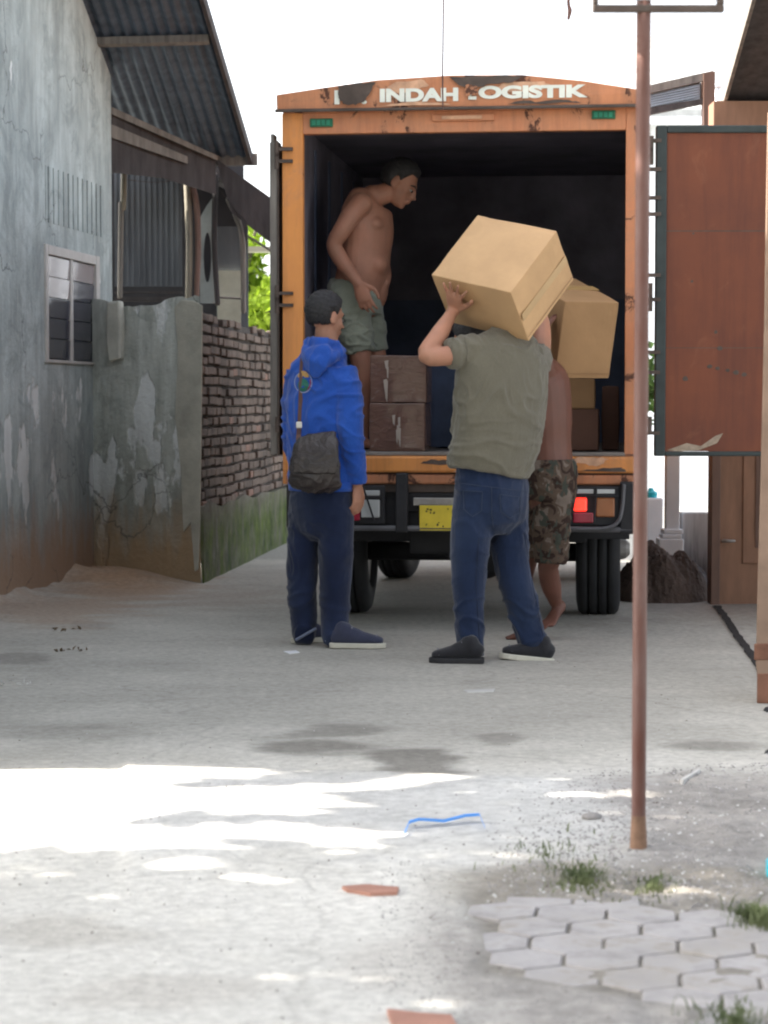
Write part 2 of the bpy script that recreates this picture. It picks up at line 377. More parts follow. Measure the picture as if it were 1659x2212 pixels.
    def build(s, name, mat, parent=None, world=True, smooth=False, bevel=0., voxel=0., relax=0, fn=None, sub=0, solid=0.):
        bm = s.bm
        bmesh.ops.recalc_face_normals(bm, faces=bm.faces[:])
        me = bpy.data.meshes.new(name); bm.to_mesh(me); bm.free()
        if voxel:
            tmp = bpy.data.objects.new('tmp', me); COL.objects.link(tmp)
            r = tmp.modifiers.new('r', 'REMESH'); r.mode = 'VOXEL'; r.voxel_size = voxel; r.use_smooth_shade = True
            if relax:
                q = tmp.modifiers.new('s', 'SMOOTH'); q.factor = .5; q.iterations = relax
            dg = bpy.context.evaluated_depsgraph_get(); me2 = bpy.data.meshes.new_from_object(tmp.evaluated_get(dg))
            bpy.data.objects.remove(tmp); bpy.data.meshes.remove(me); me = me2; me.name = name; me.materials.clear()
        if fn:
            nrm = [v.normal.copy() for v in me.vertices]
            for v, n_ in zip(me.vertices, nrm): v.co = fn(v.co.copy(), n_)
        o = bpy.data.objects.new(name, me); COL.objects.link(o)
        if parent is not None:
            if world: me.transform(wmat(parent).inverted())
            o.parent = parent
        elif world:
            xs = [v.co.x for v in me.vertices]; ys = [v.co.y for v in me.vertices]; zs = [v.co.z for v in me.vertices]
            c = V(((min(xs) + max(xs)) / 2, (min(ys) + max(ys)) / 2, min(zs))); me.transform(Matrix.Translation(-c)); o.location = c
        me.materials.append(M[mat] if isinstance(mat, str) else mat)
        if smooth or voxel:
            for p in me.polygons: p.use_smooth = True
        if solid:
            q = o.modifiers.new('solid', 'SOLIDIFY'); q.thickness = solid; q.offset = 0
        if bevel:
            q = o.modifiers.new('bevel', 'BEVEL'); q.width = bevel; q.segments = 2; q.limit_method = 'ANGLE'; q.harden_normals = False
        if sub:
            q = o.modifiers.new('sub', 'SUBSURF'); q.levels = sub; q.render_levels = sub
        return o
def nz(p, s=1., o=0.): return noise.noise(V((p[0] * s + o, p[1] * s - o, (p[2] if len(p) > 2 else 0.) * s + 2 * o)))
def fbm(x, y, s, oct=4, o=0.):
    a, r, f = 1., 0., s
    for _ in range(oct): r += a * noise.noise(V((x * f + o, y * f - o, o * 1.7))); a *= .55; f *= 2.05
    return r
def sst(a, b, x):
    t = max(0., min(1., (x - a) / (b - a))); return t * t * (3 - 2 * t)

# ------------------------------------------------------------------ ground sheet
HEXU = V((math.cos(R(-7)), math.sin(R(-7)))); HEXV = V((-HEXU.y, HEXU.x)); HEXW = .158
HEX0 = G(1307, 2002).xy
def pav_region(px, py):
    """how far inside the patch of hexagonal pavers (0..1)"""
    e = sst(990, 1060, px + 18 * math.sin(py * .03)) * sst(1915, 1945, py - (px - 1010) * .035)
    # worn hollow filled with dirt along the lower left
    line = 2085 + (px - 1010) * .16
    e *= 1 - sst(line - 15, line + 35, py) * (1 - sst(1450, 1560, px) * sst(2120, 2160, py))
    return e
def ground_z(x, y):
    z = .004 * fbm(x, y, 1.3, 3)
    if 3 < y < 17 and abs(x) < 3.2:
        px, py = PIX(V((x, y, 0)))
        gr = sst(1150, 1420, px) * sst(1640, 1700, py)
        z += gr * .012 * fbm(x, y, 7, 4, 3.)
        # cement overlay whose back lip crosses the yard
        edge = 1652 + (px - 260) * .038 if px < 1360 else 1694 - (px - 1360) * .2
        lip = sst(edge - 3, edge + 3, py) * sst(255, 275, px)
        z += .016 * lip - .016 * sst(1800, 1960, py) * lip
        z -= .010 * sst(.25, .9, pav_region(px, py))
        # silt bank at the foot of the left walls
        b = math.exp(-((x + 1.72) / .34) ** 2 - ((y - 13.95) / .42) ** 2)
        z += .085 * b
        wx = -2.19 + .145 * (y - 12.4)
        if y < 14.6: z += .04 * math.exp(-max(0, x - wx) / .12) * (1 + fbm(x, y, 3, 2))
        z += .01 * sst(.3, 1.2, x) * sst(10.6, 11.6, y)
    return z
def ground_col(x, y):
    px, py = PIX(V((x, y, 0))) if y > 3 else (800, 2300)
    n1 = fbm(x, y, 1.1, 5); n2 = fbm(x * .5, y, 4.5, 4, 5.); n3 = fbm(x, y, 17, 3, 9.)
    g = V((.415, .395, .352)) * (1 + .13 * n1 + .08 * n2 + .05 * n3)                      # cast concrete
    if py > 1500: g = g.lerp(V((.60, .58, .535)) * (1 + .10 * n1 + .07 * n3), sst(1500, 1960, py + 120 * n1))  # foreground paler: sandy cement plus extra skylight put into its colour
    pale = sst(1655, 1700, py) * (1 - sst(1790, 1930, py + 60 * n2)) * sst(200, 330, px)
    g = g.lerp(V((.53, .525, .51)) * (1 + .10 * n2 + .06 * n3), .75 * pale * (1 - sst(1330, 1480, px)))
    def blob(cx, cy, rx, ry, amt, c, e=.5, f=1.):
        nonlocal g
        d = math.hypot((px - cx) / rx, (py - cy) / ry) + .45 * n2 * f + .25 * n1
        g = g.lerp(V(c), amt * (1 - sst(1 - e, 1 + e * .3, d)))
    wet = (.17, .158, .138)
    blob(660, 1612, 170, 22, .75, wet); blob(745, 1582, 140, 14, .6, wet); blob(890, 1650, 125, 30, .8, wet, .3)
    blob(130, 1690, 190, 13, .6, wet); blob(60, 1670, 110, 10, .5, wet); blob(1080, 1600, 50, 16, .5, wet)
    blob(1530, 1610, 130, 13, .6, wet); blob(1350, 1690, 50, 14, .4, (.34, .26, .18)); blob(120, 1590, 220, 20, .3, wet); blob(560, 1740, 240, 10, .2, wet)
    blob(140, 2010, 180, 40, .35, (.30, .27, .23)); blob(330, 2140, 260, 40, .25, (.33, .29, .25)); blob(930, 2080, 200, 90, .4, (.36, .33, .30))
    blob(40, 1420, 70, 16, .5, wet); blob(200, 1350, 60, 10, .3, wet)
    blob(260, 1245, 210, 55, 1., (.44, .30, .20), .7, .4); blob(120, 1320, 220, 45, .75, (.40, .31, .24), .8); blob(450, 1290, 200, 26, .4, (.33, .27, .22), .8)
    ear = sst(1350, 1400, px) * sst(1160, 1230, py) * (1 - sst(1310, 1345, py)); g = g.lerp(V((.16, .14, .13)), .6 * ear)
    # gravelly earth round the post
    gd = max(sst(1180, 1420, px + 80 * n1) * sst(1640, 1720, py + 25 * n2), sst(1000, 1120, px + 60 * n1) * sst(1850, 1900, py + 25 * n2), sst(860, 1000, px + 80 * n1) * sst(1900, 2000, py + 30 * n2) * .8)
    g = g.lerp(V((.27, .25, .232)) * (1 + .22 * n2 + .30 * n3), .85 * gd)
    gd2 = sst(900, 1100, px + 100 * n1) * sst(1860, 1890, py + 20 * n2) * (1 - sst(1925, 1960, py + 20 * n2))
    g = g.lerp(V((.20, .175, .135)) * (1 + .3 * n3), .6 * gd2)
    pr = pav_region(px, py); g = g.lerp(V((.22, .20, .17)) * (1 + .3 * n3), .85 * pr)
    if y > 16: g = V((.33, .32, .29)) * (1 + .1 * n1)
    return tuple(max(.01, min(.9, c)) for c in g)
def axis(lo, hi, step, far):
    a = [lo + i * step for i in range(int((hi - lo) / step) + 1)]
    l, r_, d = [], [], step
    p = a[0]
    while p > -far: d *= 1.35; p -= d; l.insert(0, p)
    p = a[-1]; d = step
    while p < far: d *= 1.35; p += d; r_.append(p)
    return l + a + r_
def build_ground():
    xs = axis(-2.7, 2.5, .024, 300); ys = axis(3.6, 15.5, .021, 600)
    vs = [(x, y, ground_z(x, y)) for y in ys for x in xs]
    nx = len(xs); fs = [(j * nx + i, j * nx + i + 1, (j + 1) * nx + i + 1, (j + 1) * nx + i) for j in range(len(ys) - 1) for i in range(nx - 1)]
    me = bpy.data.meshes.new('ground'); me.from_pydata(vs, [], fs)
    ca = me.color_attributes.new('albedo', 'FLOAT_COLOR', 'POINT')
    flat = []
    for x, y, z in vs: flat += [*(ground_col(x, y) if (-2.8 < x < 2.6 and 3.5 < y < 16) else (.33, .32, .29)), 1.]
    ca.data.foreach_set('color', flat)
    me.polygons.foreach_set('use_smooth', [True] * len(fs))
    o = bpy.data.objects.new('ground', me); COL.objects.link(o); tag(o, 'worn grey concrete yard with stains, dust and gravelly earth', 'ground', kind='structure')
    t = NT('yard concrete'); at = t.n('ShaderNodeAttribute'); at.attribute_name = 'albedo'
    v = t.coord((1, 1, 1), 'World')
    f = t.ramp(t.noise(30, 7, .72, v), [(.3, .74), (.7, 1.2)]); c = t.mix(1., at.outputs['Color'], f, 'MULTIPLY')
    sp = t.ramp(t.noise(95, 3, .6, v), [(.27, 0.), (.33, 1.)]); c = t.mix(t.math('MULTIPLY', t.math('SUBTRACT', 1., sp), .55), c, (.10, .095, .085))
    sp2 = t.ramp(t.noise(70, 3, .6, t.coord((1, 1.2, 1), 'World')), [(.68, 0.), (.73, 1.)]); c = t.mix(t.math('MULTIPLY', sp2, .6), c, (.62, .61, .58))
    cr = t.n('ShaderNodeTexVoronoi'); cr.feature = 'DISTANCE_TO_EDGE'; cr.inputs['Scale'].default_value = .55
    wv = t.n('ShaderNodeVectorMath', operation='ADD'); t.l(v, wv.inputs[0]); nn = t.n('ShaderNodeTexNoise'); nn.inputs['Scale'].default_value = 3.; nn.inputs['Detail'].default_value = 6; t.l(v, nn.inputs['Vector'])
    sc_ = t.n('ShaderNodeVectorMath', operation='SCALE'); sc_.inputs[3].default_value = .35; t.l(nn.outputs['Color'], sc_.inputs[0]); t.l(sc_.outputs[0], wv.inputs[1]); t.l(wv.outputs[0], cr.inputs['Vector'])
    ck = t.ramp(cr.outputs['Distance'], [(.0, 1.), (.006, 0.)]); c = t.mix(t.math('MULTIPLY', ck, .22), c, (.14, .13, .12))
    t.base(c); t.set(.92, 0, .25)
    t.bump(t.math('ADD', t.noise(26, 8, .7, v), t.math('MULTIPLY', ck, -.15)), .5, .012)
    me.materials.append(t.m)
build_ground()

# hexagonal pavers, one paved surface
def build_pavers():
    mb = MB(); rnd = random.Random(3)
    for j in range(-4, 14):
        for i in range(-6, 9):
            c = HEX0 + HEXU * ((i + (.5 if j % 2 else 0)) * HEXW) - HEXV * (j * HEXW * .866)
            px, py = PIX(V((c.x, c.y, 0)))
            if pav_region(px, py) < .5 or py > 2500 or px > 1960: continue
            r = HEXW / math.sqrt(3) * .945; z = -.003 + rnd.uniform(-.002, .002); tilt = V((rnd.uniform(-.012, .012), rnd.uniform(-.012, .012)))
            lo, mid, hi = [], [], []
            for k in range(12):
                a = math.pi / 6 * k; rr = r * (.872 if k % 2 else 1) * (1 + rnd.uniform(-.012, .012))
                d = HEXU * (math.sin(a) * rr) + HEXV * (math.cos(a) * rr)
                zz = z + d.dot(tilt)
                rr2 = .965
                lo.append(V((c.x + d.x, c.y + d.y, -.045))); mid.append(V((c.x + d.x, c.y + d.y, zz - .003))); hi.append(V((c.x + d.x * rr2, c.y + d.y * rr2, zz)))
            bm = mb.bm; L = [[bm.verts.new(p) for p in q] for q in (lo, mid, hi)]
            for a, b in zip(L, L[1:]):
                for k in range(12): bm.faces.new((a[k], a[(k + 1) % 12], b[(k + 1) % 12], b[k]))
            bm.faces.new(L[2])
    t = NT('paver dusty'); v = t.coord((1, 1, 1), 'World'); c = t.ramp(t.noise(9, 7, .65, v), [(.3, (.27, .255, .245)), (.55, (.41, .39, .385)), (.75, (.33, .305, .28))])
    c = t.mix(t.ramp(t.noise(4.5, 7, .7, v), [(.48, 0.), (.64, .7)]), c, (.29, .265, .23)); t.base(c); t.set(.93, 0, .2); t.bump(t.noise(60, 6, .7, v), .5, .008); M['paver dusty'] = t.m
    o = mb.build('paving', 'paver dusty'); tag(o, 'pale hexagonal concrete pavers sunk in earth', 'paving', kind='structure')
build_pavers()

# ------------------------------------------------------------------ left house
HC = V((-1.842, 14.8, 0)); HD = V((.1435, .98965, 0)); HN = V((.98965, -.1435, 0))
def ws(px, py):
    d = ray(px, py); k = (HC - CAM).dot(HN) / d.dot(HN); p = CAM + d * k; return (p - HC).dot(HD), p.z
def HP(s, z, o=0.): return HC + HD * s + HN * o + V((0, 0, z))
house = thing('house', HP(0, 0), 'weathered grey plaster house with dark corrugated roof and louvred window', 'house')
RT = math.tan(R(30)); Z0 = 3.35; RID = -4.5
def roofz(s): return Z0 - s * RT if s > RID else Z0 - RID * RT - (RID - s) * RT
def slab(mb, s0, s1, z0, z1, z2=None, z3=None, o0=-.15, o1=0.):
    """wall piece between s0..s1; bottom z0, top z1 (at s0) .. z2 (at s1)"""
    z2 = z1 if z2 is None else z2
    pts = [HP(s0, z0, o1), HP(s1, z0, o1), HP(s1, z2, o1), HP(s0, z1, o1)]
    mb.prism(pts, HN * (o0 - o1))
w0, wt = ws(98, 545); w1, wb = ws(209, 783); wt = ws(98, 541)[1]; wb = ws(98, 780)[1]
v0, vt_ = ws(97, 357); v1, vb = ws(221, 486); vb = ws(97, 478)[1]
hw = MB(); SN = -8.1
for a, b, zs in ((SN, RID, None), (RID, min(w0, v0), None), (max(w1, v1), 0, None)):
    slab(hw, a, b, -.1, roofz(a), roofz(b))
sa, sb = min(w0, v0), max(w1, v1)
def col(mb, s, e, holes):
    z = -.1
    for h0, h1 in holes: slab(mb, s, e, z, h0); z = h1
    slab(mb, s, e, z, roofz(s), roofz(e))
cuts = sorted({sa, w0, v0, w1, v1, sb})
for a, b in zip(cuts, cuts[1:]):
    m_ = (a + b) / 2; holes = []
    if w0 < m_ < w1: holes.append((wb, wt))
    if v0 < m_ < v1: holes.append((vb, vt_))
    col(hw, a, b, holes)
# far and near returns of the house
hw.prism([HP(0, -.1, -.15), HP(-.15, -.1, -.15), HP(-.15, roofz(0), -.15), HP(0, roofz(0), -.15)], HN * -5)
hw.prism([HP(SN, -.1, -.15), HP(SN + .15, -.1, -.15), HP(SN + .15, roofz(SN), -.15), HP(SN, roofz(SN), -.15)], HN * -5)
hw.build('wall', 'house plaster', house)
# air vent fins
vf = MB(); nf = 12
for i in range(nf + 1):
    s = v0 + (v1 - v0) * i / nf; e = .36 * (v1 - v0) / nf
    slab(vf, max(v0, s - e), min(v1, s + e), vb - .001, vt_ + .001, o0=-.10, o1=.004)
vent = vf.build('vent', 'house plaster', house)
q = MB(); slab(q, v0 - .02, v1 + .02, vb - .02, vt_ + .02, o0=-.16, o1=-.07); q.build('vent_back', 'cement', vent)
# window
win = MB(); fw = .035
for a, b, c, d, o_ in ((w0 - .03, w0 + fw * .6, wb - .01, wt + .04, .014), (w1 - fw, w1 + .045, wb - .01, wt + .04, .014), ((w0 + w1) / 2 - .026, (w0 + w1) / 2 + .026, wb, wt, .002)):
    slab(win, a, b, c, d, o0=-.03, o1=o_)
slab(win, w0 + fw, w1 - fw, wt - .02, wt + .038, o0=-.03, o1=.012); slab(win, w0 + fw, w1 - fw, wb - .008, wb + .012, o0=-.03, o1=.012)
window = win.build('window', 'window frame', house, bevel=.004)
mid = (w0 + w1) / 2
for ci, (a, b) in enumerate(((w0 + fw * .6 + .002, mid - .027), (mid + .027, w1 - fw - .002))):
    for k in range(5):
        hgt = (wt - wb - .04) / 5; zc = wb + .016 + hgt * (k + .5); tl = -R(1.5 + ((k * 7 + ci * 5) % 6) * .4)
        dz = hgt * .475 * math.cos(tl); do = hgt * .475 * math.sin(tl); o_ = -.012
        pm_ = MB().prism([HP(a, zc - dz, o_ + do), HP(b, zc - dz, o_ + do), HP(b, zc + dz, o_ - do), HP(a, zc + dz, o_ - do)], HN * .005)
        pm_.build('pane', 'window glass reflection' if (k >= 4 or (k, ci) == (3, 0)) else 'window glass', window)
q = MB(); slab(q, w0 - .05, w1 + .05, wb - .05, wt + .05, o0=-.16, o1=-.152); q.build('shade_backing', 'inside shade', window)  # dark sheet behind the panes in place of the room's shade
# corrugated roof with deep overhang on the alley side
def corr(mb, s0, s1, o0, o1, pitch=.075, amp=.010, thick=.006):
    n = int((o1 - o0) / pitch * 6); bm = mb.bm
    rows = []
    for s in [s0 + (s1 - s0) * i / 6 for i in range(7)]:
        top, bot = [], []
        for k in range(n + 1):
            o = o0 + (o1 - o0) * k / n; z = roofz(s) + .03 + amp * math.sin(2 * math.pi * o / pitch)
            bot.append(bm.verts.new(HP(s, z, o))); top.append(bm.verts.new(HP(s, z + thick, o)))
        rows.append((bot, top))
    for (b0, t0), (b1, t1) in zip(rows, rows[1:]):
        for k in range(n):
            bm.faces.new((b0[k], b0[k + 1], b1[k + 1], b1[k])); bm.faces.new((t0[k], t1[k], t1[k + 1], t0[k + 1]))
        bm.faces.new((b0[0], b1[0], t1[0], t0[0])); bm.faces.new((b0[n], t0[n], t1[n], b1[n]))
    for (b, t_) in (rows[0], rows[-1]):
        for k in range(n): bm.faces.new((b[k], t_[k], t_[k + 1], b[k + 1]))
OV = .80
rf = MB(); corr(rf, RID, .84, -5, OV); corr(rf, SN - .3, RID, -5, OV)
roof = rf.build('roof', 'roof zinc', house)
for s_ in (-.33, -1.75, -3.2):
    q = MB(); q.prism([HP(s_, roofz(s_) - .03, -.02), HP(s_ + .045, roofz(s_) - .045, -.02), HP(s_ + .045, roofz(s_) + .016, -.02), HP(s_, roofz(s_) + .016, -.02)], HN * (OV - .03))
    q.build('purlin', 'wood grey', roof)
q = MB().prism([HP(.84, roofz(.84) - .035, .42), HP(.865, roofz(.84) - .035, .42), HP(.865, roofz(.84) + .05, .42), HP(.84, roofz(.84) + .05, .42)], HN * (OV - .39)); q.build('fascia', 'wood grey', roof)
q = MB()
for a, b in ((RID, .84), (SN - .3, RID)):
    q.prism([HP(a, roofz(a) - .03, OV - .03), HP(a, roofz(a) + .055, OV - .03), HP(b, roofz(b) + .055, OV - .03), HP(b, roofz(b) - .03, OV - .03)], HN * .028)
q.build('barge_board', 'wood dark', roof)

# ------------------------------------------------------------------ corner garden wall: plaster end, brick side
WA = V((-1.915, 14.32, 0)); WB = V((-1.165, 13.8, 0)); WC = V((-.42, 22.5, 0))
gw = thing('garden_wall', WB, 'low garden wall with plastered end and rough brick side above mossy base', 'wall')
dA = (WB - WA).normalized(); dS = (WC - WB).normalized(); nS = V((dS.y, -dS.x, 0)); nA = V((dA.y, -dA.x, 0))
mb = MB(); L = (WB - WA).length; top = []
N = 26
prof = lambda u: 1.83 - .05 * sst(.05, .3, u) + .05 * sst(.6, .75, u) - .01 * u + .016 * noise.noise(V((u * 14, 2, 1)))
bm = mb.bm
fr = [[bm.verts.new(WA + dA * (L * i / N) + nA * (.006 * noise.noise(V((i * .7, k * .9, 0)))) + V((0, 0, -.1 + (prof(i / N) + .1) * k / 8))) for k in range(9)] for i in range(N + 1)]
bk = [[bm.verts.new(WA + dA * (L * i / N) + dS * .13 - nS * .035 + V((0, 0, -.1 + (prof(i / N) + .1) * k / 8))) for k in range(9)] for i in range(N + 1)]
for i in range(N):
    for k in range(8):
        bm.faces.new((fr[i][k], fr[i + 1][k], fr[i + 1][k + 1], fr[i][k + 1])); bm.faces.new((bk[i][k], bk[i][k + 1], bk[i + 1][k + 1], bk[i + 1][k]))
    bm.faces.new((fr[i][8], fr[i + 1][8], bk[i + 1][8], bk[i][8]))
for e in (0, N):
    for k in range(8): bm.faces.new((fr[e][k], fr[e][k + 1], bk[e][k + 1], bk[e][k]))
mb.build('plaster_face', 'wall plaster', gw)
# pale cement corner pier and lime buttress
def lump(mb, pts, th, nn):
    mb.prism(pts, nn * th)
q = MB(); e0, e1 = P(380, 668, 13.9), P(436, 668, 13.8)
pts = []
outl = [(398, 1150), (392, 1010), (380, 900), (386, 760), (378, 664), (392, 648), (420, 650), (439, 660), (438, 800), (436, 980), (434, 1120), (430, 1230), (422, 1235), (414, 1130)]
def onA(px, py):
    d = ray(px, py); k = (WA - CAM).dot(nA) / d.dot(nA); return CAM + d * k
q.prism([onA(*p) for p in outl], nA * .012); q.build('cement_pier', 'cement', gw, bevel=.006)
outl = [(241, 652), (268, 650), (272, 700), (270, 776), (246, 782), (240, 740)]
q = MB(); q.prism([onA(*p) for p in outl], nA * .055); q.build('plaster_lump', 'lime plaster', gw, bevel=.015)
# brick side
LS = (WC - WB).length; bz0 = .47; CH = .0665; nc = 19
q = MB(); q.prism([WB + nS * -.03 + dS * .07 + V((0, 0, .3)), WB + nS * -.03 + dS * LS + V((0, 0, .3)), WB + nS * -.03 + dS * LS + V((0, 0, 1.70)), WB + nS * -.03 + dS * .07 + V((0, 0, 1.70))], nS * -.05)
q.build('mortar', 'mortar', gw)
rnd = random.Random(5); mb = MB(); mb2 = MB()
for c in range(nc):
    s = rnd.uniform(-.2, -.02) if c % 2 else rnd.uniform(-.12, 0)
    z = bz0 + c * CH
    while s < 7.5:
        l = rnd.uniform(.17, .23); a = max(s, .03); b = s + l
        if b > .05 and not (c == nc - 1 and rnd.random() < .35):
            zz = z + .012 * noise.noise(V((s * 1.5, c * .3, 0))) + rnd.uniform(-.004, .004); pr = rnd.uniform(-.008, .014)
            cen = WB + dS * ((a + b) / 2) + nS * (-.025 + pr) + V((0, 0, zz + CH * .36))
            rot = Matrix((dS, nS, V((0, 0, 1)))).transposed() @ Matrix.Rotation(rnd.uniform(-.03, .03), 3, 'Y') @ Matrix.Rotation(rnd.uniform(-.03, .03), 3, 'Z')
            (mb2 if (rnd.random() < .05) else mb).box(cen, (b - a - .006, .05, CH * .74), rot)
        s += l + .004
mb.build('brick_face', 'brick', gw, bevel=.007)
mb2.build('brick_face', 'brick fresh', gw, bevel=.007)
# mossy concrete base, slightly proud
mb = MB(); bm = mb.bm; nb = 60
ft, bt = [], []
for i in range(nb + 1):
    s = .004 + LS * i / nb; h = .47 + .05 * noise.noise(V((s * 2, 0, 0))) - .01 * s + .02
    p0 = WB + dS * s
    ft.append([bm.verts.new(p0 + nS * (.02 + .012 * noise.noise(V((s * 3, k, 0)))) + V((0, 0, -.1 + (h + .1) * k / 4))) for k in range(5)] + [bm.verts.new(p0 - nS * .03 + V((0, 0, h)))])
for a, b in zip(ft, ft[1:]):
    for k in range(5): bm.faces.new((a[k], b[k], b[k + 1], a[k + 1]))
bm.faces.new(ft[0])
mb.build('concrete_base', 'mossy cement', gw)

# ------------------------------------------------------------------ shed behind the wall
shed = thing('shed', P(390, 1100, 15.8), 'lean-to shed of grey sheet panels and bamboo posts under sagging dark roof', 'shed')
YS = 15.85
mb = MB(); x0 = P(246, 600, YS).x; x1 = P(392, 600, YS).x
n_ = 24
for i in range(n_):
    a = x0 + (x1 - x0) * i / n_; b = x0 + (x1 - x0) * (i + 1) / n_
    mb.bb(a, b, YS + .05 + (.006 if i % 2 else 0), YS + .07, P(300, 618, YS).z, 3.0)
mb.build('wall_panel', 'panel grey', shed)
mb = MB(); mb.bb(x0 - .3, P(527, 600, YS + .5).x, YS + .5, YS + .53, .3, 3.); mb.build('shed_shade', 'inside shade', shed)  # dark sheet standing in for the shaded inside of the shed
mb = MB(); mb.bb(x0, x1, YS + .02, YS + .10, P(300, 650, YS).z, P(300, 641, YS).z); mb.bb(x0, x1, YS + .02, YS + .06, P(300, 633, YS).z, P(300, 629, YS).z); mb.build('rail', 'wood dark', shed)
mb = MB(); a, b = P(468, 600, YS + .3).x, P(536, 600, YS + .3).x; mb.bb(a, b, YS + .3, YS + .33, .4, 2.45); mb.build('wall_panel', 'panel grey', shed)
mb = MB(); mb.bb(P(470, 600, YS + .28).x, P(520, 600, YS + .28).x, YS + .27, YS + .298, .4, P(500, 585, YS + .28).z)
mb.build('cream_panel', 'cream panel', shed)
mb = MB(); mb.rod(P(468, 642, YS), P(524, 645, YS), .008); mb.build('rail', 'wood dark', shed)
# roof: sloping slab that falls towards the alley
mb = MB(); ra, rb, rm = P(215, 262, 15.7), P(590, 432, 15.7), P(470, 362, 15.7)
for p, q_ in ((ra, rm), (rm, rb)):
    mb.prism([p, q_, q_ + V((0, 0, -.07)), p + V((0, 0, -.07))], (.3, 3.6, 0))
roof2 = mb.build('roof', 'wood dark', shed)
mb = MB(); tc = [P(238, 236, 14.96), P(350, 290, 15.25), P(466, 342, 15.5), P(600, 438, 15.55)]; bc = [P(238, 372, 14.96), P(350, 384, 15.25), P(466, 420, 15.5), P(600, 536, 15.55)]
for k in range(3): mb.prism([tc[k], tc[k + 1], bc[k + 1] if k < 2 else P(600, 536, 15.55), bc[k] if k < 2 else P(500, 460, 15.5)], (0, .02, 0))
mb.prism([P(466, 400, 15.5), P(534, 480, 15.5), P(534, 538, 15.5), P(520, 470, 15.5)], (0, .02, 0)); mb.build('shade_infill', 'wood dark', roof2)  # dark infill in place of the shaded underside of the shed roof
mb = MB(); e0, e1 = P(240, 230, 14.94), P(470, 336, 15.46); mb.prism([e0, e1, e1 + V((0, 0, -.035)), e0 + V((0, 0, -.05))], (0, .03, 0)); mb.build('rafter', 'wood grey', roof2)
mb = MB(); e0, e1 = P(240, 268, 14.94), P(405, 338, 15.33); mb.prism([e0, e1, e1 + V((0, 0, -.05)), e0 + V((0, 0, -.09))], (0, .015, 0)); mb.build('rafter', 'wood grey', roof2)
mb = MB(); e0, e1 = P(246, 292, 15.70), P(430, 372, 15.70)
mb.prism([e0, e1, e1 + V((0, 0, -.055)), e0 + V((0, 0, -.06))], (0, .04, 0)); mb.build('rafter', 'wood grey', roof2)
mb = MB(); e0, e1 = P(238, 232, 15.50), P(470, 338, 15.50)
mb.prism([e0, e1, e1 + V((0, 0, -.05)), e0 + V((0, 0, -.06))], (0, .05, 0)); mb.build('rafter', 'wood dark', roof2)
mb = MB(); e0, e1 = P(418, 366, 15.68), P(600, 452, 15.68)
mb.prism([e0, e1, e1 + V((0, 0, -.03)), e0 + V((0, 0, -.03))], (0, .05, 0)); mb.build('rafter', 'wood grey', roof2)
for pts, r, mt in (([(268, 375), (266, 450)], .022, 'bamboo'), ([(262, 440), (259, 640)], .02, 'wood grey'), ([(404, 385), (409, 520), (407, 650)], .027, 'bamboo'), ([(408, 380), (424, 440), (428, 540), (424, 650)], .024, 'bamboo red'),
                   ([(466, 380), (463, 520), (470, 655)], .022, 'wood dark'), ([(494, 432), (512, 470), (524, 520), (526, 672)], .024, 'wood grey')):
    mb = MB(); mb.limb([(P(x, y, YS - .18), r * (1 - .06 * i)) for i, (x, y) in enumerate(pts)], 10)
    mb.build('post', mt, shed, smooth=True)
mb = MB(); a, b = P(512, 540, 18.5), P(600, 540, 18.5); mb.bb(a.x, b.x, 18.4, 18.5, P(540, 546, 18.5).z, P(540, 534, 18.5).z); mb.build('beam', 'cream panel', shed)
mb = MB(); mb.limb([(P(520, 500, 15.75), .008), (P(590, 545, 15.75), .008)], 6); mb.build('brace', 'wood grey', shed)
# pale board; a dark oval laid on it stands in for hole shade
mb = MB(); Yb = YS - .08
outer = [(432, 655), (432, 470), (446, 445), (466, 418), (466, 655)]
hole = [(446 + 11 * math.cos(a) + 2, 565 + 62 * math.sin(a)) for a in [2 * math.pi * k / 20 for k in range(20)]]
mb.prism([P(x, y, Yb) for x, y in outer], (0, .015, 0))
bd = mb.build('board', 'board white'); tag(bd, 'pale warped board with flaking paint standing between shed posts', 'board')
mb = MB(); mb.prism([P(x + 2, y, Yb - .004) for x, y in [(446 + 8 * math.cos(a), 556 + 54 * math.sin(a)) for a in [2 * math.pi * k / 20 for k in range(20)]]], (0, .01, 0))
mb.build('hole_shade', 'inside shade', bd)
mb = MB(); pts = [P(246, 462, 15.6), P(330, 388, 15.6), P(410, 384, 15.6)]
mb.limb([(P(275, 388, 15.6), .003), (P(340, 394, 15.6), .003), (P(405, 384, 15.6), .003)], 5)
o = mb.build('wire', 'cable'); tag(o, 'thin slack wire strung across the shed front', 'wire')

# ------------------------------------------------------------------ truck
PHI = R(6.3); TRK = V((.388, 10.9, 0))
truck = thing('box_truck', TRK, 'orange box truck seen from behind with open rear doors and faded white lettering', 'truck', rz=-PHI)
TM = wmat(truck)
def T(x, y, z): return TM @ V((x, y, z))
W2, BL, ZF = .905, 3.0, .90
def tb(name, mat, boxes, parent=truck, bevel=.004, **kw):
    mb = MB()
    for b in boxes: mb.bb(*b)
    return mb.build(name, mat, parent, world=False, bevel=bevel, **kw)
body = tb('cargo_body', 'truck orange', [(-W2, -.80, .0, .06, .74, 2.60), (-W2, -W2 + .03, .06, BL, .80, 2.62), (W2 - .03, W2, .06, BL, .80, 2.62), (-W2 + .03, W2 - .03, BL - .04, BL, .80, 2.62)])
tb('door_post', 'truck orange worn', [(.81, W2, .0, .06, .74, 2.60)], body)
tb('header_beam', 'truck orange worn', [(-.80, .81, .002, .06, 2.495, 2.60)], body)
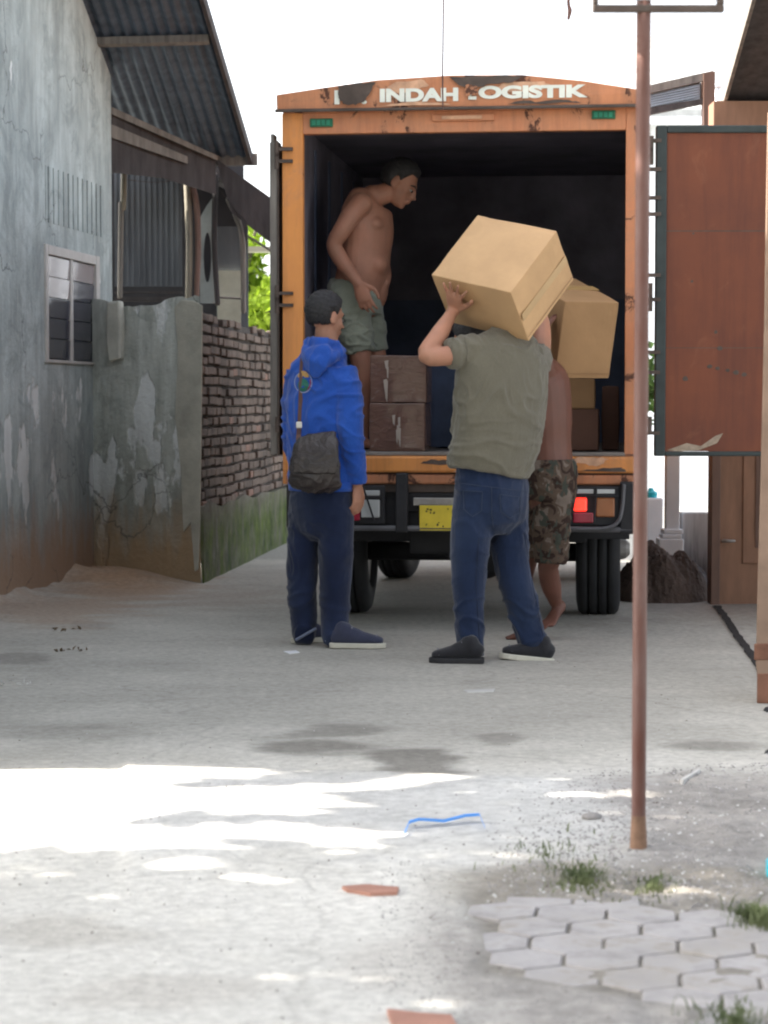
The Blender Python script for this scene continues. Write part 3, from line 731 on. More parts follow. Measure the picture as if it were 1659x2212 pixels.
# arched front panel of the roof
mb = MB(); arc = [(-.925, 2.685), (-.70, 2.715), (-.42, 2.75), (-.05, 2.768), (.3, 2.764), (.6, 2.73), (.925, 2.675)]
poly = [V((x, -.055, z)) for x, z in arc] + [V((.925, -.045, 2.605)), V((-.925, -.045, 2.605))]
mb.prism(poly, (0, .05, 0)); panel = mb.build('sign_panel', 'truck orange worn', truck, world=False, bevel=.006)
mb = MB(); poly = [V((x * .98, .0, z - .012)) for x, z in arc] + [V((.90, .0, 2.60)), V((-.90, .0, 2.60))]
mb.prism(poly, (0, BL, 0)); mb.build('roof', 'truck orange worn', truck, world=False)
mb = MB(); mb.bb(-.93, .93, -.07, -.0551, 2.596, 2.612); mb.build('drip_rail', 'bare patch', panel, world=False, bevel=.004)
# bare rusted patches, irregular outlines lying on the panel
def patch(cx, cz, pts, mat='bare patch', off=.0022, parent=panel, y0=-.055):
    rn = random.Random(int((cx + 3) * 100)); out_ = []
    for i, (x, z) in enumerate(pts):
        x2, z2 = pts[(i + 1) % len(pts)]
        for k in range(4):
            u = k / 4; out_.append(V((cx + x + (x2 - x) * u + rn.uniform(-.006, .006) * (k > 0), y0 - off, cz + z + (z2 - z) * u + rn.uniform(-.005, .005) * (k > 0))))
    mb = MB(); mb.prism(out_, (0, .0018, 0)); return mb.build('worn_patch', mat, parent, world=False)
patch(-.535, 2.67, [(-.078, .052), (-.075, .0), (-.055, -.035), (.01, -.045), (.06, -.02), (.09, .03), (.11, .068), (.0, .062)], off=.012)
patch(.06, 2.735, [(-.12, .024), (-.07, -.02), (.0, -.032), (.09, -.015), (.17, -.012), (.26, .02), (.13, .026)], off=.012)
patch(.39, 2.618, [(-.16, .003), (-.1, .018), (0, .012), (.12, .02), (.2, .004)])
patch(-.25, 2.62, [(-.16, .0), (-.08, .012), (.05, .02), (.16, .01), (.2, .0)], 'bare patch pale')
patch(-.28, 2.72, [(-.12, -.03), (-.04, .02), (.08, .03), (.12, .0), (.06, -.02), (0, -.035)], 'bare patch pale')
patch(.25, 2.71, [(-.10, -.02), (-.05, .012), (.05, .02), (.16, .02), (.2, -.01), (.08, -.03)], 'bare patch pale')
patch(.052, 2.688, [(-.03, -.025), (-.03, .028), (.0, .03), (.028, .02), (.03, -.018)], 'truck orange worn', off=.0125)
# lettering
def lettering(txt, x0, x1, z0, z1, y, mat, parent, bold=.055, name='lettering', zslope=0., ext=.0012):
    cu = bpy.data.curves.new('t', 'FONT'); cu.body = txt; cu.size = 1; cu.offset = bold; cu.extrude = .5
    ob = bpy.data.objects.new('t', cu); COL.objects.link(ob); dg = bpy.context.evaluated_depsgraph_get()
    me = bpy.data.meshes.new_from_object(ob.evaluated_get(dg)); bpy.data.objects.remove(ob); bpy.data.curves.remove(cu)
    xs = [v.co.x for v in me.vertices]; ys = [v.co.y for v in me.vertices]
    for v in me.vertices:
        u = (v.co.x - min(xs)) / (max(xs) - min(xs)); k = (v.co.y - min(ys)) / (max(ys) - min(ys)); e = v.co.z
        v.co = V((x0 + (x1 - x0) * u, y - e * 2 * ext, z0 + (z1 - z0) * k + zslope * u))
    me.name = name; o = bpy.data.objects.new(name, me); COL.objects.link(o); o.parent = parent; me.materials.append(M[mat]); return o
lettering('PT.', -.632, -.47, 2.632, 2.702, -.0565, 'white letters', panel)
lettering('INDAH', -.405, -.015, 2.640, 2.706, -.0565, 'white letters', panel)
lettering('L', .035, .075, 2.646, 2.710, -.0565, 'white letters', panel)
lettering('OGISTIK', .085, .622, 2.648, 2.712, -.0565, 'white letters', panel)
for x in (-.705, .70):
    g_ = tb('marker_label', 'green label', [(x - .058, x + .058, -.012, .001, 2.528 + (.02 if x > 0 else 0), 2.57 + (.02 if x > 0 else 0))], body, bevel=.003)
    zc = 2.549 + (.02 if x > 0 else 0)
    tb('reflector', 'green label text', [(x - .046 + .024 * i, x - .046 + .024 * i + .017, -.0145, -.011, zc - .012, zc + .012) for i in range(4)], g_, bevel=0)
tb('lamp_bracket', 'truck orange worn', [(-.15, .16, -.014, .003, 2.548, 2.582)], body)
tb('lamp_slot', 'bare patch pale', [(-.10, .10, -.019, -.0139, 2.556, 2.574)], body)
# cargo interior lining
tb('cargo_lining', 'cargo wall', [(-.865, -.85, .07, BL - .05, ZF, 2.58), (.85, .865, .07, BL - .05, ZF, 2.58), (-.85, .85, BL - .07, BL - .05, 1.78, 2.58), (-.865, .865, .07, BL - .05, 2.575, 2.59)], body, bevel=0)
tb('cargo_lining', 'cargo wall blue', [(-.85, .85, BL - .09, BL - .07, ZF, 1.80)] + [(-.85, -.84, .2 + .55 * i, .24 + .55 * i, ZF, 2.5) for i in range(5)], body, bevel=0)
tb('cargo_floor', 'cargo floor', [(-.87, .87, .0, BL - .05, ZF - .04, ZF)], body)
# rear sill
tb('sill_edge', 'cargo floor', [(-.80, .81, -.02, -.001, .885, .905)], body)
tb('rear_sill', 'truck orange', [(-.89, .89, -.035, .05, .800, .884)], truck, bevel=.012)
tb('rear_sill', 'truck orange worn', [(-.89, .89, -.02, .05, .742, .792)], truck, bevel=.01)
sl = tb('under_sill', 'bare patch', [(-.87, .87, -.005, .05, .70, .80)], truck)
for cx, cz, pts in ((-.10, .855, [(-.12, -.01), (-.05, .012), (.03, .01), (.12, .016), (.16, -.004), (.04, -.012)]), (.02, .825, [(-.06, -.02), (.0, .012), (.08, .02), (.12, -.01), (.04, -.018)]), (.62, .87, [(-.1, -.02), (-.04, .01), (.04, .012), (.12, .0), (.05, -.035), (-.02, -.02)]), (.70, .83, [(-.12, -.02), (-.02, -.01), (.1, .0), (.12, -.022)])):
    patch(cx, cz, pts, 'bare patch' if cx < 0 or cx > .65 else 'bare patch pale', off=.002, parent=truck, y0=-.035)
# hinges
for x, sgn in ((-.90, -1), (.905, 1)):
    for z in (2.42, 2.36, 1.70, 1.64, 1.04):
        mb = MB(); mb.bb(x - .03, x + .05 if sgn < 0 else x + .03, -.022, .0, z - .008, z + .008); mb.rod(V((x + sgn * .03, -.02, z - .04)), V((x + sgn * .03, -.02, z + .04)), .011, 8)
        mb.build('hinge', 'bare patch', truck, world=False)
# doors: left folded back along the body, right swung out wide
dl = tb('cargo_door', 'wood grey', [(-.972, -.935, .02, .86, .885, 2.46)], truck, bevel=.005); tag(dl, 'weathered left door folded back against the body')
tb('splinter', 'wood grey', [(-.966, -.950, .02, .12, 2.46, 2.50)], dl, bevel=0)
tb('door_frame', 'bare patch', [(-.934, -.925, .02, .10, .885, 2.46)], dl, bevel=0)
da = R(6.0); cz_, sz_ = math.cos(da), math.sin(da)
def D(u, off, z): return V((.958 + u * cz_ + off * sz_, .03 + u * sz_ * 1.0 - off * cz_ + .0, z))
def dbox(mb, u0, u1, o0, o1, z0, z1): mb.hexa([D(u0, o0, z0), D(u1, o0, z0), D(u1, o0, z1), D(u0, o0, z1)], [D(u0, o1, z0), D(u1, o1, z0), D(u1, o1, z1), D(u0, o1, z1)])
mb = MB(); dbox(mb, .03, .84, -.02, .018, .91, 2.49); dr = mb.build('cargo_door', 'door brown', truck, world=False); tag(dr, 'brown plywood inner face of the right door with dark seal')
mb = MB()
for a in ((0, .052, .885, 2.515), (.82, .87, .885, 2.515)): dbox(mb, a[0], a[1], -.028, .030, a[2], a[3])
dbox(mb, .052, .82, -.028, .030, 2.478, 2.515); dbox(mb, .052, .82, -.028, .027, .885, .908)
mb.build('door_frame', 'door frame', dr, world=False, bevel=.006)
mb = MB(); mb.hexa(*[[D(u, o_, z) for u, z in ((.06, .915), (.16, .95), (.23, .935), (.30, .985), (.34, 1.0), (.31, .95), (.22, .915), (.12, .908))] for o_ in (.0185, .0205)]); mb.build('glue_stain', 'glue', dr, world=False)
mb = MB(); rn = random.Random(4)
for u, z in ((.18, 1.75), (.32, 1.42), (.31, 1.32), (.36, 1.31), (.44, 1.29), (.40, 1.30), (.15, 1.27), (.3, 1.5), (.58, 1.38), (.27, 1.33)):
    r_ = rn.uniform(.005, .013); mb.hexa(*[[D(u + r_ * math.cos(a) * rn.uniform(.7, 1.5), o_, z + r_ * math.sin(a)) for a in [k * math.pi / 4 for k in range(8)]] for o_ in (.018, .0195)])
mb.build('rust_spot', 'bare patch', dr, world=False)
mb = MB(); dbox(mb, .053, .82, .018, .0188, 1.995, 2.0); mb.build('panel_joint', 'bare patch', dr, world=False); mb = MB(); dbox(mb, .053, .82, .018, .0188, 1.42, 1.423); mb.build('panel_joint', 'bare patch', dr, world=False)
mb = MB(); dbox(mb, .18, .19, .018, .0192, 1.98, 1.99); mb.build('scratch', 'bare patch', dr, world=False)
for z in (2.44, 2.30, 2.16, 2.08, 1.78, 1.66, 1.40, 1.30, 1.0):
    mb = MB(); mb.bb(.89, .985, -.005, .02, z - .009, z + .009); mb.build('hinge_strap', 'bare patch', dr, world=False)
# bumper and light clusters
by = -.03
tb('bumper', 'bumper', [(-.86, .86, by - .03, by + .02, .508, .535)], truck, bevel=.01)
tb('bumper_bracket', 'chassis', [(-.325, -.265, by - .04, by + .02, .50, .80), (.79, .86, by - .03, by + .03, .50, .76), (-.30, .80, by + .03, by + .05, .60, .70), (-.88, -.82, by - .02, by + .02, .52, .74)], truck, bevel=.008)
tb('crossmember', 'chassis', [(-.80, .80, .02, .06, .53, .72), (-.82, .82, .30, .34, .50, .72)], truck)
tb('rail', 'steel', [(-.24, .25, by - .005, by + .02, .635, .675)], truck, bevel=.004)
pl = tb('number_plate', 'plate yellow', [(-.205, .20, by - .03, by - .026, .512, .638)], truck, bevel=.003)
rn = random.Random(9); mb = MB()
for i in range(26): 
    x = rn.uniform(-.19, .18); z = rn.choice((.532, .545, .60, .612)) + rn.uniform(-.006, .006); mb.bb(x, x + rn.uniform(.004, .012), by - .0318, by - .0299, z, z + rn.uniform(.003, .012))
mb.build('smudge', 'ink', pl, world=False)
lc = tb('tail_light', 'chassis', [(-.62, -.38, by - .02, by + .02, .54, .735)], truck, bevel=.008)
tb('lens', 'lens red', [(-.60, -.505, by - .032, by - .0195, .56, .715)], lc, bevel=.008)
tb('lens', 'lens clear', [(-.50, -.405, by - .032, by - .0195, .575, .665)], lc, bevel=.006)
tb('lens', 'lens clear', [(-.50, -.405, by - .032, by - .0195, .685, .712)], lc, bevel=.004)
rc = tb('tail_light', 'chassis', [(.53, .79, by - .02, by + .02, .54, .735)], truck, bevel=.008)
tb('lens', 'red lamp lit', [(.562, .628, by - .036, by - .0195, .612, .680)], rc, bevel=.014)
tb('lens', 'lens red', [(.56, .66, by - .030, by - .0195, .555, .606)], rc, bevel=.006)
tb('lens', 'lens amber', [(.672, .765, by - .032, by - .0195, .585, .680)], rc, bevel=.01)
tb('lens', 'lens clear', [(.575, .66, by - .030, by - .0195, .700, .722), (.675, .765, by - .030, by - .0195, .700, .722)], rc, bevel=.003)
mb = MB(); pth = [(.50, .695), (.785, .695)]
mb.rod(V((.50, by - .05, .692)), V((.785, by - .05, .692)), .005); mb.rod(V((.665, by - .05, .56)), V((.675, by - .05, .73)), .005); mb.rod(V((.555, by - .05, .60)), V((.58, by - .05, .73)), .004); mb.build('light_guard', 'chassis', truck, world=False); mb = MB(); mb.rod(V((-.49, by - .05, .74)), V((-.43, by - .05, .56)), .005); mb.rod(V((-.52, by - .05, .68)), V((-.39, by - .05, .68)), .004)
mb.build('light_guard', 'chassis', truck, world=False)
mb = MB(); mb.limb([(V((.50, by - .045, .530)), .010), (V((.70, by - .045, .528)), .010), (V((.775, by - .045, .555)), .010), (V((.80, by - .045, .62)), .010), (V((.81, by - .045, .74)), .010)], 8); mb.build('light_guard', 'bumper', truck, world=False, smooth=True)
# chassis, axle, wheels, tank
tb('chassis', 'chassis', [(-.42, -.34, .05, 3.9, .55, .72), (.34, .42, .05, 3.9, .55, .72)] + [(-.34, .34, .4 + .7 * i, .46 + .7 * i, .56, .70) for i in range(5)] + [(-.62, .62, .5, .55, .42, .54), (-.8, -.3, 1.5, 2.2, .36, .70), (.45, .82, 1.6, 2.0, .38, .70), (-.28, .10, .18, .30, .38, .54), (.18, .50, .2, .3, .40, .56)], truck, bevel=.01)
mb = MB(); mb.rod(V((-.6, .95, .34)), V((.6, .95, .34)), .05); mb.ell(V((.05, .95, .33)), (.15, .15, .14)); mb.rod(V((.05, .95, .36)), V((.05, 3.4, .5)), .04); mb.rod(V((-.10, .25, .42)), V((-.10, .6, .36)), .035); mb.rod(V((-.02, .1, .36)), V((-.02, .25, .40)), .03)
mb.build('rear_axle', 'chassis', truck, world=False, smooth=True)
def wheel(x, y, r=.36, wd=.235, turn=0.):
    mb = MB(); bm = mb.bm; rot = Matrix.Rotation(turn, 3, 'Z'); seg = 40; prof_ = []
    for u, rr in ((-.5, .62), (-.5, .80), (-.46, .93), (-.36, .99), (-.25, 1.), (-.24, .955), (-.20, .955), (-.19, 1.), (-.02, 1.), (-.015, .955), (.02, .955), (.03, 1.), (.19, 1.), (.2, .955), (.24, .955), (.25, 1.), (.36, .99), (.46, .93), (.5, .80), (.5, .62)): prof_.append((u * wd, rr * r))
    rings = [[bm.verts.new(V((x, y, r)) + rot @ V((u, math.sin(a) * rr, math.cos(a) * rr))) for a in [2 * math.pi * k / seg for k in range(seg)]] for u, rr in prof_]
    for a, b in zip(rings, rings[1:] + rings[:1]):
        for k in range(seg): bm.faces.new((a[k], a[(k + 1) % seg], b[(k + 1) % seg], b[k]))
    o = mb.build('wheel', 'tyre', truck, world=False, smooth=True)
    mb = MB(); sg = 1 if x > 0 else -1
    mb.limb([(V((x, y, r)) - rot @ V((wd * .42, 0, 0)), r * .61), (V((x, y, r)) + rot @ V((wd * .38, 0, 0)), r * .61)], 28, None, 1, False); mb.limb([(V((x, y, r)), .07), (V((x, y, r)) + rot @ V((sg * wd * .5, 0, 0)), .06)], 14)
    mb.build('rim', 'rim', o, world=False)
for x in (-.675, .675): wheel(x, .95)
for x in (-.66, .66): wheel(x, 3.35, .345, .20, R(-8))
tb('mudguard', 'chassis', [(-.84, -.52, .50, .52, .44, .74)], truck); tb('mudguard', 'chassis', [(.54, .84, .50, .52, .44, .74)], truck)
# cab
mb = MB(); cs = [(3.1, .60), (4.5, .60), (4.55, 1.25), (4.25, 2.0), (3.15, 2.05)]
mb.prism([V((-.80, y, z)) for y, z in cs], (1.6, 0, 0)); cab = mb.build('cab', 'truck orange', truck, world=False, bevel=.05)
mb = MB(); mb.prism([V((-.70, 4.553, 1.30)), V((.70, 4.553, 1.30)), V((.66, 4.30, 1.93)), V((-.66, 4.30, 1.93))], (0, .02, 0)); mb.build('windscreen', 'window glass', cab, world=False)
for x in (-.805, .795):
    mb = MB(); mb.prism([V((x, 3.35, 1.25)), V((x, 4.30, 1.25)), V((x, 4.10, 1.88)), V((x, 3.35, 1.88))], (.01, 0, 0)); mb.build('side_window', 'window glass', cab, world=False)

# ------------------------------------------------------------------ people
def headm(mb, c, fwd, up, s=1.):
    """skull, jaw, brow, nose, lips, ears as one flesh volume"""
    f = V(fwd).normalized(); u = V(up); u = (u - f * u.dot(f)).normalized(); r = f.cross(u)
    rot = Matrix((f, -r, u)).transposed(); c = V(c)
    def e(x, y, z, a, b, d, tilt=0.):
        rr = rot @ Matrix.Rotation(R(tilt), 3, 'Y') if tilt else rot
        mb.ell(c + rot @ V((x * s, y * s, z * s)), (a * s, b * s, d * s), rr)
    e(-.008, 0, .030, .092, .073, .084); e(.025, 0, -.02, .066, .062, .085); e(.040, 0, -.066, .046, .044, .042, 10)
    e(.066, 0, -.090, .020, .022, .017); e(.062, 0, .028, .030, .055, .018)
    e(.097, 0, -.010, .012, .010, .030, -18); e(.108, 0, -.026, .013, .013, .010); e(.100, .012, -.028, .008, .008, .007); e(.100, -.012, -.028, .008, .008, .007)
    e(.090, 0, -.052, .012, .022, .006); e(.086, 0, -.064, .013, .020, .007)
    for q in (-1, 1):
        e(.052, q * .040, -.022, .022, .022, .020); e(-.008, q * .075, -.004, .022, .008, .031, 12); e(.000, q * .074, -.024, .011, .008, .014)
    return rot
def hairm(c, rot, s, name, parent, thick=.012, low=-.05, grow=0.):
    mb = MB()
    def fn(d):
        # hair zone: crown, back of the head down to the nape, temples; not the face
        front = d.x * 1.0 + (.15 if d.z < .3 else 0)
        lim = -.75 + 1.35 * sst(-.2, .75, d.x) + .10 * noise.noise(V((d.x * 11, d.y * 11, 4))) + .06 * noise.noise(V((d.x * 27, d.y * 27, 4)))             # lower edge rises towards the forehead
        k = sst(lim - .14, lim + .10, d.z)
        ear = math.exp(-((d.x - .0) / .22) ** 2 - ((d.z + .15) / .22) ** 2) * sst(.75, .95, abs(d.y))
        k *= 1 - ear
        n_ = .06 * noise.noise(d * 7) + .05 * noise.noise(V((d.x * 30, d.y * 30, d.z * 9)))
        return .90 + (.10 + thick * (7 + 4.5 * max(0, d.z)) + n_ * .8) * k
    mb.ell(V(c) + rot @ V((-.010 * s, 0, .034 * s)), (.096 * s, .078 * s, .090 * s), rot, 96, 64, fn)
    return mb.build(name, 'hair black', parent, smooth=True)
def handm(mb, wrist, d, pn, side, curl=(.5, .5, .5, .5), spread=.12, s=1., thumb=.6, first=.4):
    """palm, four unequal bent fingers, thumb off the side. d: towards knuckles, pn: palm normal (fingers bend that way), side: towards the thumb"""
    d = V(d).normalized(); pn = V(pn); pn = (pn - d * pn.dot(d)).normalized(); sd = V(side); sd = (sd - d * sd.dot(d) - pn * sd.dot(pn)).normalized()
    w = V(wrist)
    mb.limb([(w - d * .02, (.026 * s, .019 * s)), (w + d * .02 * s, (.034 * s, .018 * s)), (w + d * .055 * s, (.041 * s, .016 * s)), (w + d * .088 * s, (.040 * s, .013 * s))], 12, sd)
    for i, (o_, L_) in enumerate(((.030, .072), (.010, .081), (-.011, .075), (-.030, .058))):
        base = w + d * ((.088 - .004 * abs(i - 1)) * s) + sd * o_ * s; ang = 0.; p = base; dr_ = (d + sd * (spread * (1.5 - i) / 1.5)).normalized(); pts = [(p - dr_ * .015 * s, .0092 * s)]
        for k, fr_ in enumerate((.45, .30, .25)):
            ang += curl[i] * (first if k == 0 else 1.0); q_ = dr_ * math.cos(ang) + pn * math.sin(ang); p = p + q_ * (L_ * fr_ * s); pts.append((p, (.0088 - .0011 * k) * s))
        mb.limb(pts, 8, None, 3)
    tb_ = w + d * .025 * s + sd * .028 * s; t1 = tb_ + (d * .6 + sd * .75 + pn * .25).normalized() * .040 * s; t2 = t1 + (d * .9 + sd * (.45 - thumb * .4) + pn * .3 * thumb).normalized() * .032 * s
    t3 = t2 + (d * .95 + sd * (.15 - thumb * .4) + pn * .4 * thumb).normalized() * .024 * s
    mb.limb([(tb_ - d * .01, .014 * s), (t1, .0125 * s), (t2, .0105 * s), (t3, .009 * s)], 8, None, 3)
def wrinkle(amp, f=(9, 9, 16), seed=0., wt=None):
    def fn(p, n_):
        q = V((p.x * f[0], p.y * f[1], p.z * f[2])) + V((seed, seed * .7, -seed))
        q += V((noise.noise(p * 4 + V((seed, 0, 0))), noise.noise(p * 4 + V((0, seed, 5))), noise.noise(p * 4 + V((3, 0, seed))))) * 1.6
        a = math.exp(-(noise.noise(q) / .13) ** 2); b = noise.noise(q * .45 + V((7, 1, 2))); c = math.exp(-(noise.noise(q * 1.9 + V((1, 5, 9))) / .12) ** 2)
        k = (wt(p) if wt else 1.) * (.55 + .9 * max(0., noise.noise(p * 3.3 + V((seed, 2, 2))) + .35))
        return p + n_ * (amp * (k * (a * .85 + .3 * c - .42) + .7 * b))
    return fn
def shoem(parent, heel, d, L_, um, sm, pitch=0., name='shoe', hgt=.085, w_=.041):
    """trainer with a separate sole; heel = ground point under the heel, toe-down pitch lifts the heel"""
    d = V(d); d.z = 0; d.normalize(); up = V((0, 0, 1)); sd = d.cross(up)
    toe = V(heel) + d * L_
    rot = Matrix.Rotation(pitch, 3, sd) if pitch else Matrix.Identity(3)
    piv = V(heel) + d * (L_ * .74)
    def X(p): return piv + rot @ (p - piv)
    h = V(heel); mb = MB()
    mb.limb([(X(h + d * .028 + up * .052), (w_ * .70, .040)), (X(h + d * L_ * .22 + up * .060), (w_ * .80, .048)), (X(h + d * L_ * .42 + up * .056), (w_ * .90, .044)), (X(h + d * L_ * .60 + up * .046), (w_ * 1.0, .033)), (X(h + d * L_ * .78 + up * .040), (w_ * 1.0, .026)), (X(h + d * (L_ - .03) + up * .036), (w_ * .78, .021))], 14, sd)
    mb.limb([(X(h + d * .055 + up * .06), (.036, .040)), (X(h + d * .065 + up * (hgt + .008)), (.036, .044))], 12, sd)
    sh = mb.build(name, um, parent, voxel=.006, relax=3)
    mb = MB(); pts = []
    for t_, ww in ((0, .55), (.03, .72), (.12, .78), (.3, .76), (.5, .80), (.7, .98), (.85, .90), (.95, .62), (1., .25)): pts.append((t_, ww))
    outl_ = [h + d * (L_ * t_) + sd * (ww * w_ * 1.08) for t_, ww in pts] + [h + d * (L_ * t_) - sd * (ww * w_ * 1.08) for t_, ww in reversed(pts)]
    mb.hexa([X(p + up * .002) for p in outl_], [X(p + up * (.027)) for p in outl_]); mb.build('sole', sm, sh, bevel=.005)
    for k in range(4):
        c_ = h + d * (L_ * (.40 + .075 * k)) + up * (.102 - .011 * k)
        mb = MB(); mb.limb([(X(c_ - sd * .020 - up * .006), .0032), (X(c_ + up * .001), .0034), (X(c_ + sd * .020 - up * .006), .0032)], 6); mb.build('lace', 'lace grey', sh, smooth=True)
    mb = MB(); mb.limb([(X(h + d * (L_ * .80) - sd * w_ * .9 + up * .04), .0022), (X(h + d * (L_ * .84) + up * .066), .0022), (X(h + d * (L_ * .80) + sd * w_ * .9 + up * .04), .0022)], 6); mb.build('toe_seam', 'lace grey', sh, smooth=True)
    return sh
def eyes(parent, c, rot, s=1.):
    for q in (-1, 1):
        mb = MB(); mb.ell(V(c) + rot @ V((.078 * s, q * .031 * s, .0 * s)), (.009 * s, .012 * s, .006 * s), rot); e_ = mb.build('eye', 'eye white', parent, smooth=True)
        mb = MB(); mb.ell(V(c) + rot @ V((.0865 * s, q * .031 * s, -.002 * s)), (.0045 * s, .006 * s, .006 * s), rot); mb.build('iris', 'eye dark', e_, smooth=True)
        mb = MB(); mb.limb([(V(c) + rot @ V((.090 * s, q * .014 * s, .022 * s)), .003), (V(c) + rot @ V((.088 * s, q * .034 * s, .027 * s)), .0042), (V(c) + rot @ V((.070 * s, q * .052 * s, .022 * s)), .003)], 6); mb.build('eyebrow', 'hair black', parent, smooth=True)

def surf(bvh, px, py, off=.004):
    d = ray(px, py).normalized(); h = bvh.ray_cast(CAM, d)
    return (h[0] - d * off) if h[0] is not None else None
def bvh_of(objs):
    vs, fs = [], []
    for o in objs:
        m = wmat(o); b = len(vs); vs += [m @ v.co for v in o.data.vertices]; fs += [tuple(b + i for i in p.vertices) for p in o.data.polygons]
    return BVHTree.FromPolygons(vs, fs)

# ---- man in the blue jacket
YB = 10.27
man1 = thing('person', G(690, 1394), 'person in bright blue hooded jacket and dark jeans seen from behind', 'person')
def J(px, py, dy=0., Y=YB): return P(px, py, Y + dy)
lat = V((.80, -.60, 0)); hf = V((.72, .62, -.12)).normalized()
mb = MB(); hc = J(703, 688)
rot1 = headm(mb, hc, hf, V((0, 0, 1)), .97)
mb.limb([(J(704, 712), .052), (J(705, 745), .056), (J(700, 780), .06)], 14)
mb.limb([(J(698, 775), (.10, .06)), (J(694, 850), (.145, .09)), (J(694, 960), (.145, .095)), (J(694, 1050), (.15, .10)), (J(694, 1100), (.14, .10))], 18, lat)
mb.limb([(J(740, 822, -.08), .038), (J(760, 930, -.13), .040), (J(769, 1030, -.08), .030), (J(772, 1052, -.07), .026)], 12)
mb.limb([(J(646, 822, .08), .038), (J(630, 920, .12), .040), (J(640, 1010, .14), .028)], 12)
handm(mb, J(772, 1048, -.07), J(773, 1100, -.09) - J(772, 1048, -.07), V((-.8, .5, -.2)), V((.25, .95, 0)), (.55, .6, .65, .7), .05, .95)
handm(mb, J(642, 1012, .14), V((.1, .1, -1)), V((.8, .4, 0)), V((.3, .9, 0)), (.5, .5, .5, .5), .05, .95)
for a, b, c, r0 in ((J(726, 1110, -.05), J(726, 1240, -.05), J(722, 1375, -.06), .07), (J(662, 1110, .05), J(656, 1240, .05), J(658, 1370, .07), .07)):
    mb.limb([(a, .078), (b, .055), (c, .036)], 12)
b1 = mb.build('body', 'skin tan', man1, voxel=.0065, relax=2)
hairm(hc, rot1, .97, 'hair', man1, .013)
eyes(man1, hc, rot1, .97)
mb = MB()
mb.limb([(J(701, 752, .02), (.088, .075)), (J(697, 775), (.125, .088)), (J(694, 800), (.178, .108)), (J(692, 840), (.192, .122)), (J(692, 910), (.180, .125)), (J(693, 980), (.176, .130)), (J(694, 1030), (.178, .128)), (J(694, 1056), (.168, .120))], 24, lat, round_ends=False)
mb.limb([(J(742, 800, -.07), .070), (J(752, 850, -.11), .068), (J(757, 925, -.14), .062), (J(764, 985, -.12), .056), (J(770, 1022, -.09), .048), (J(772, 1042, -.08), .040)], 16, round_ends=False)
mb.limb([(J(646, 800, .07), .068), (J(638, 850, .09), .066), (J(634, 925, .11), .058), (J(640, 985, .13), .052), (J(644, 1012, .14), .042)], 16, round_ends=False)
jk = mb.build('jacket', 'jacket blue', man1, voxel=.007, relax=4, fn=wrinkle(.011, (6, 6, 9), 2.))
mb = MB()
mb.limb([(J(662, 752, -.02), .026), (J(672, 772, -.10), .034), (J(692, 782, -.135), .036), (J(716, 772, -.12), .034), (J(738, 758, -.05), .026)], 14)
mb.limb([(J(684, 764, -.10), (.085, .042)), (J(684, 792, -.125), (.07, .026)), (J(683, 812, -.13), (.03, .012))], 14, lat)
mb.limb([(J(665, 738, .0), (.02, .03)), (J(690, 742, -.09), (.035, .022)), (J(722, 746, -.07), (.03, .02)), (J(734, 752, .0), (.02, .02))], 12, V((0, 0, 1)))
mb.build('hood', 'jacket blue', jk, voxel=.007, relax=5, fn=wrinkle(.006, (14, 14, 9), 5.))
mb = MB(); mb.limb([(J(668, 734, -.03), .006), (J(690, 738, -.075), .006), (J(716, 744, -.07), .006), (J(732, 750, -.03), .006)], 8); mb.build('collar_trim', 'hood lining', jk, smooth=True)
mb = MB()
mb.limb([(J(694, 1035), (.158, .112)), (J(694, 1080), (.168, .125)), (J(695, 1120), (.160, .118))], 20, lat)
mb.limb([(J(724, 1095, -.05), .088), (J(726, 1180, -.05), .082), (J(725, 1260, -.04), .072), (J(723, 1330, -.05), .070), (J(723, 1372, -.06), .064)], 18)
mb.limb([(J(664, 1095, .05), .086), (J(656, 1180, .05), .080), (J(652, 1260, .05), .070), (J(656, 1330, .06), .066), (J(656, 1370, .05), .060)], 18)
jn = mb.build('jeans', 'denim dark', man1, voxel=.008, relax=3, fn=wrinkle(.007, (6, 6, 8), 9., lambda p: .6 + .7 * sst(.6, .1, p.z)))
for q_ in ((J(704, 1384, -.10), J(742, 1354, -.10)), (J(640, 1382, -.02), J(682, 1358, -.02))):
    mb = MB(); mb.limb([(q_[0], (.006, .008)), (q_[1], (.006, .008))], 8); mb.build('cuff_fold', 'denim cuff', jn, smooth=True)
shoem(man1, G(712, 1400) + V((0, 0, 0)), V((1, -.06, 0)), .265, 'sneaker grey', 'sole white')
shoem(man1, G(634, 1391), V((.8, .6, 0)), .26, 'sneaker grey', 'sole white')
for a_, b_, rr in ((J(771.5, 1026, -.085), J(772.5, 1044, -.08), .045), (J(643, 1002, .137), J(645, 1015, .14), .045)):
    mb = MB(); mb.limb([(a_, rr), ((a_ + b_) / 2, rr * 1.02), (b_, rr * .93)], 24, None, 2, False); mb.build('cuff', 'jacket blue', jk, smooth=True)
mb = MB(); mb.limb([(J(694, 1040), (.176, .127)), (J(694, 1060), (.172, .124))], 40, lat, 2, False); mb.build('hem_band', 'jacket blue', jk, smooth=True)
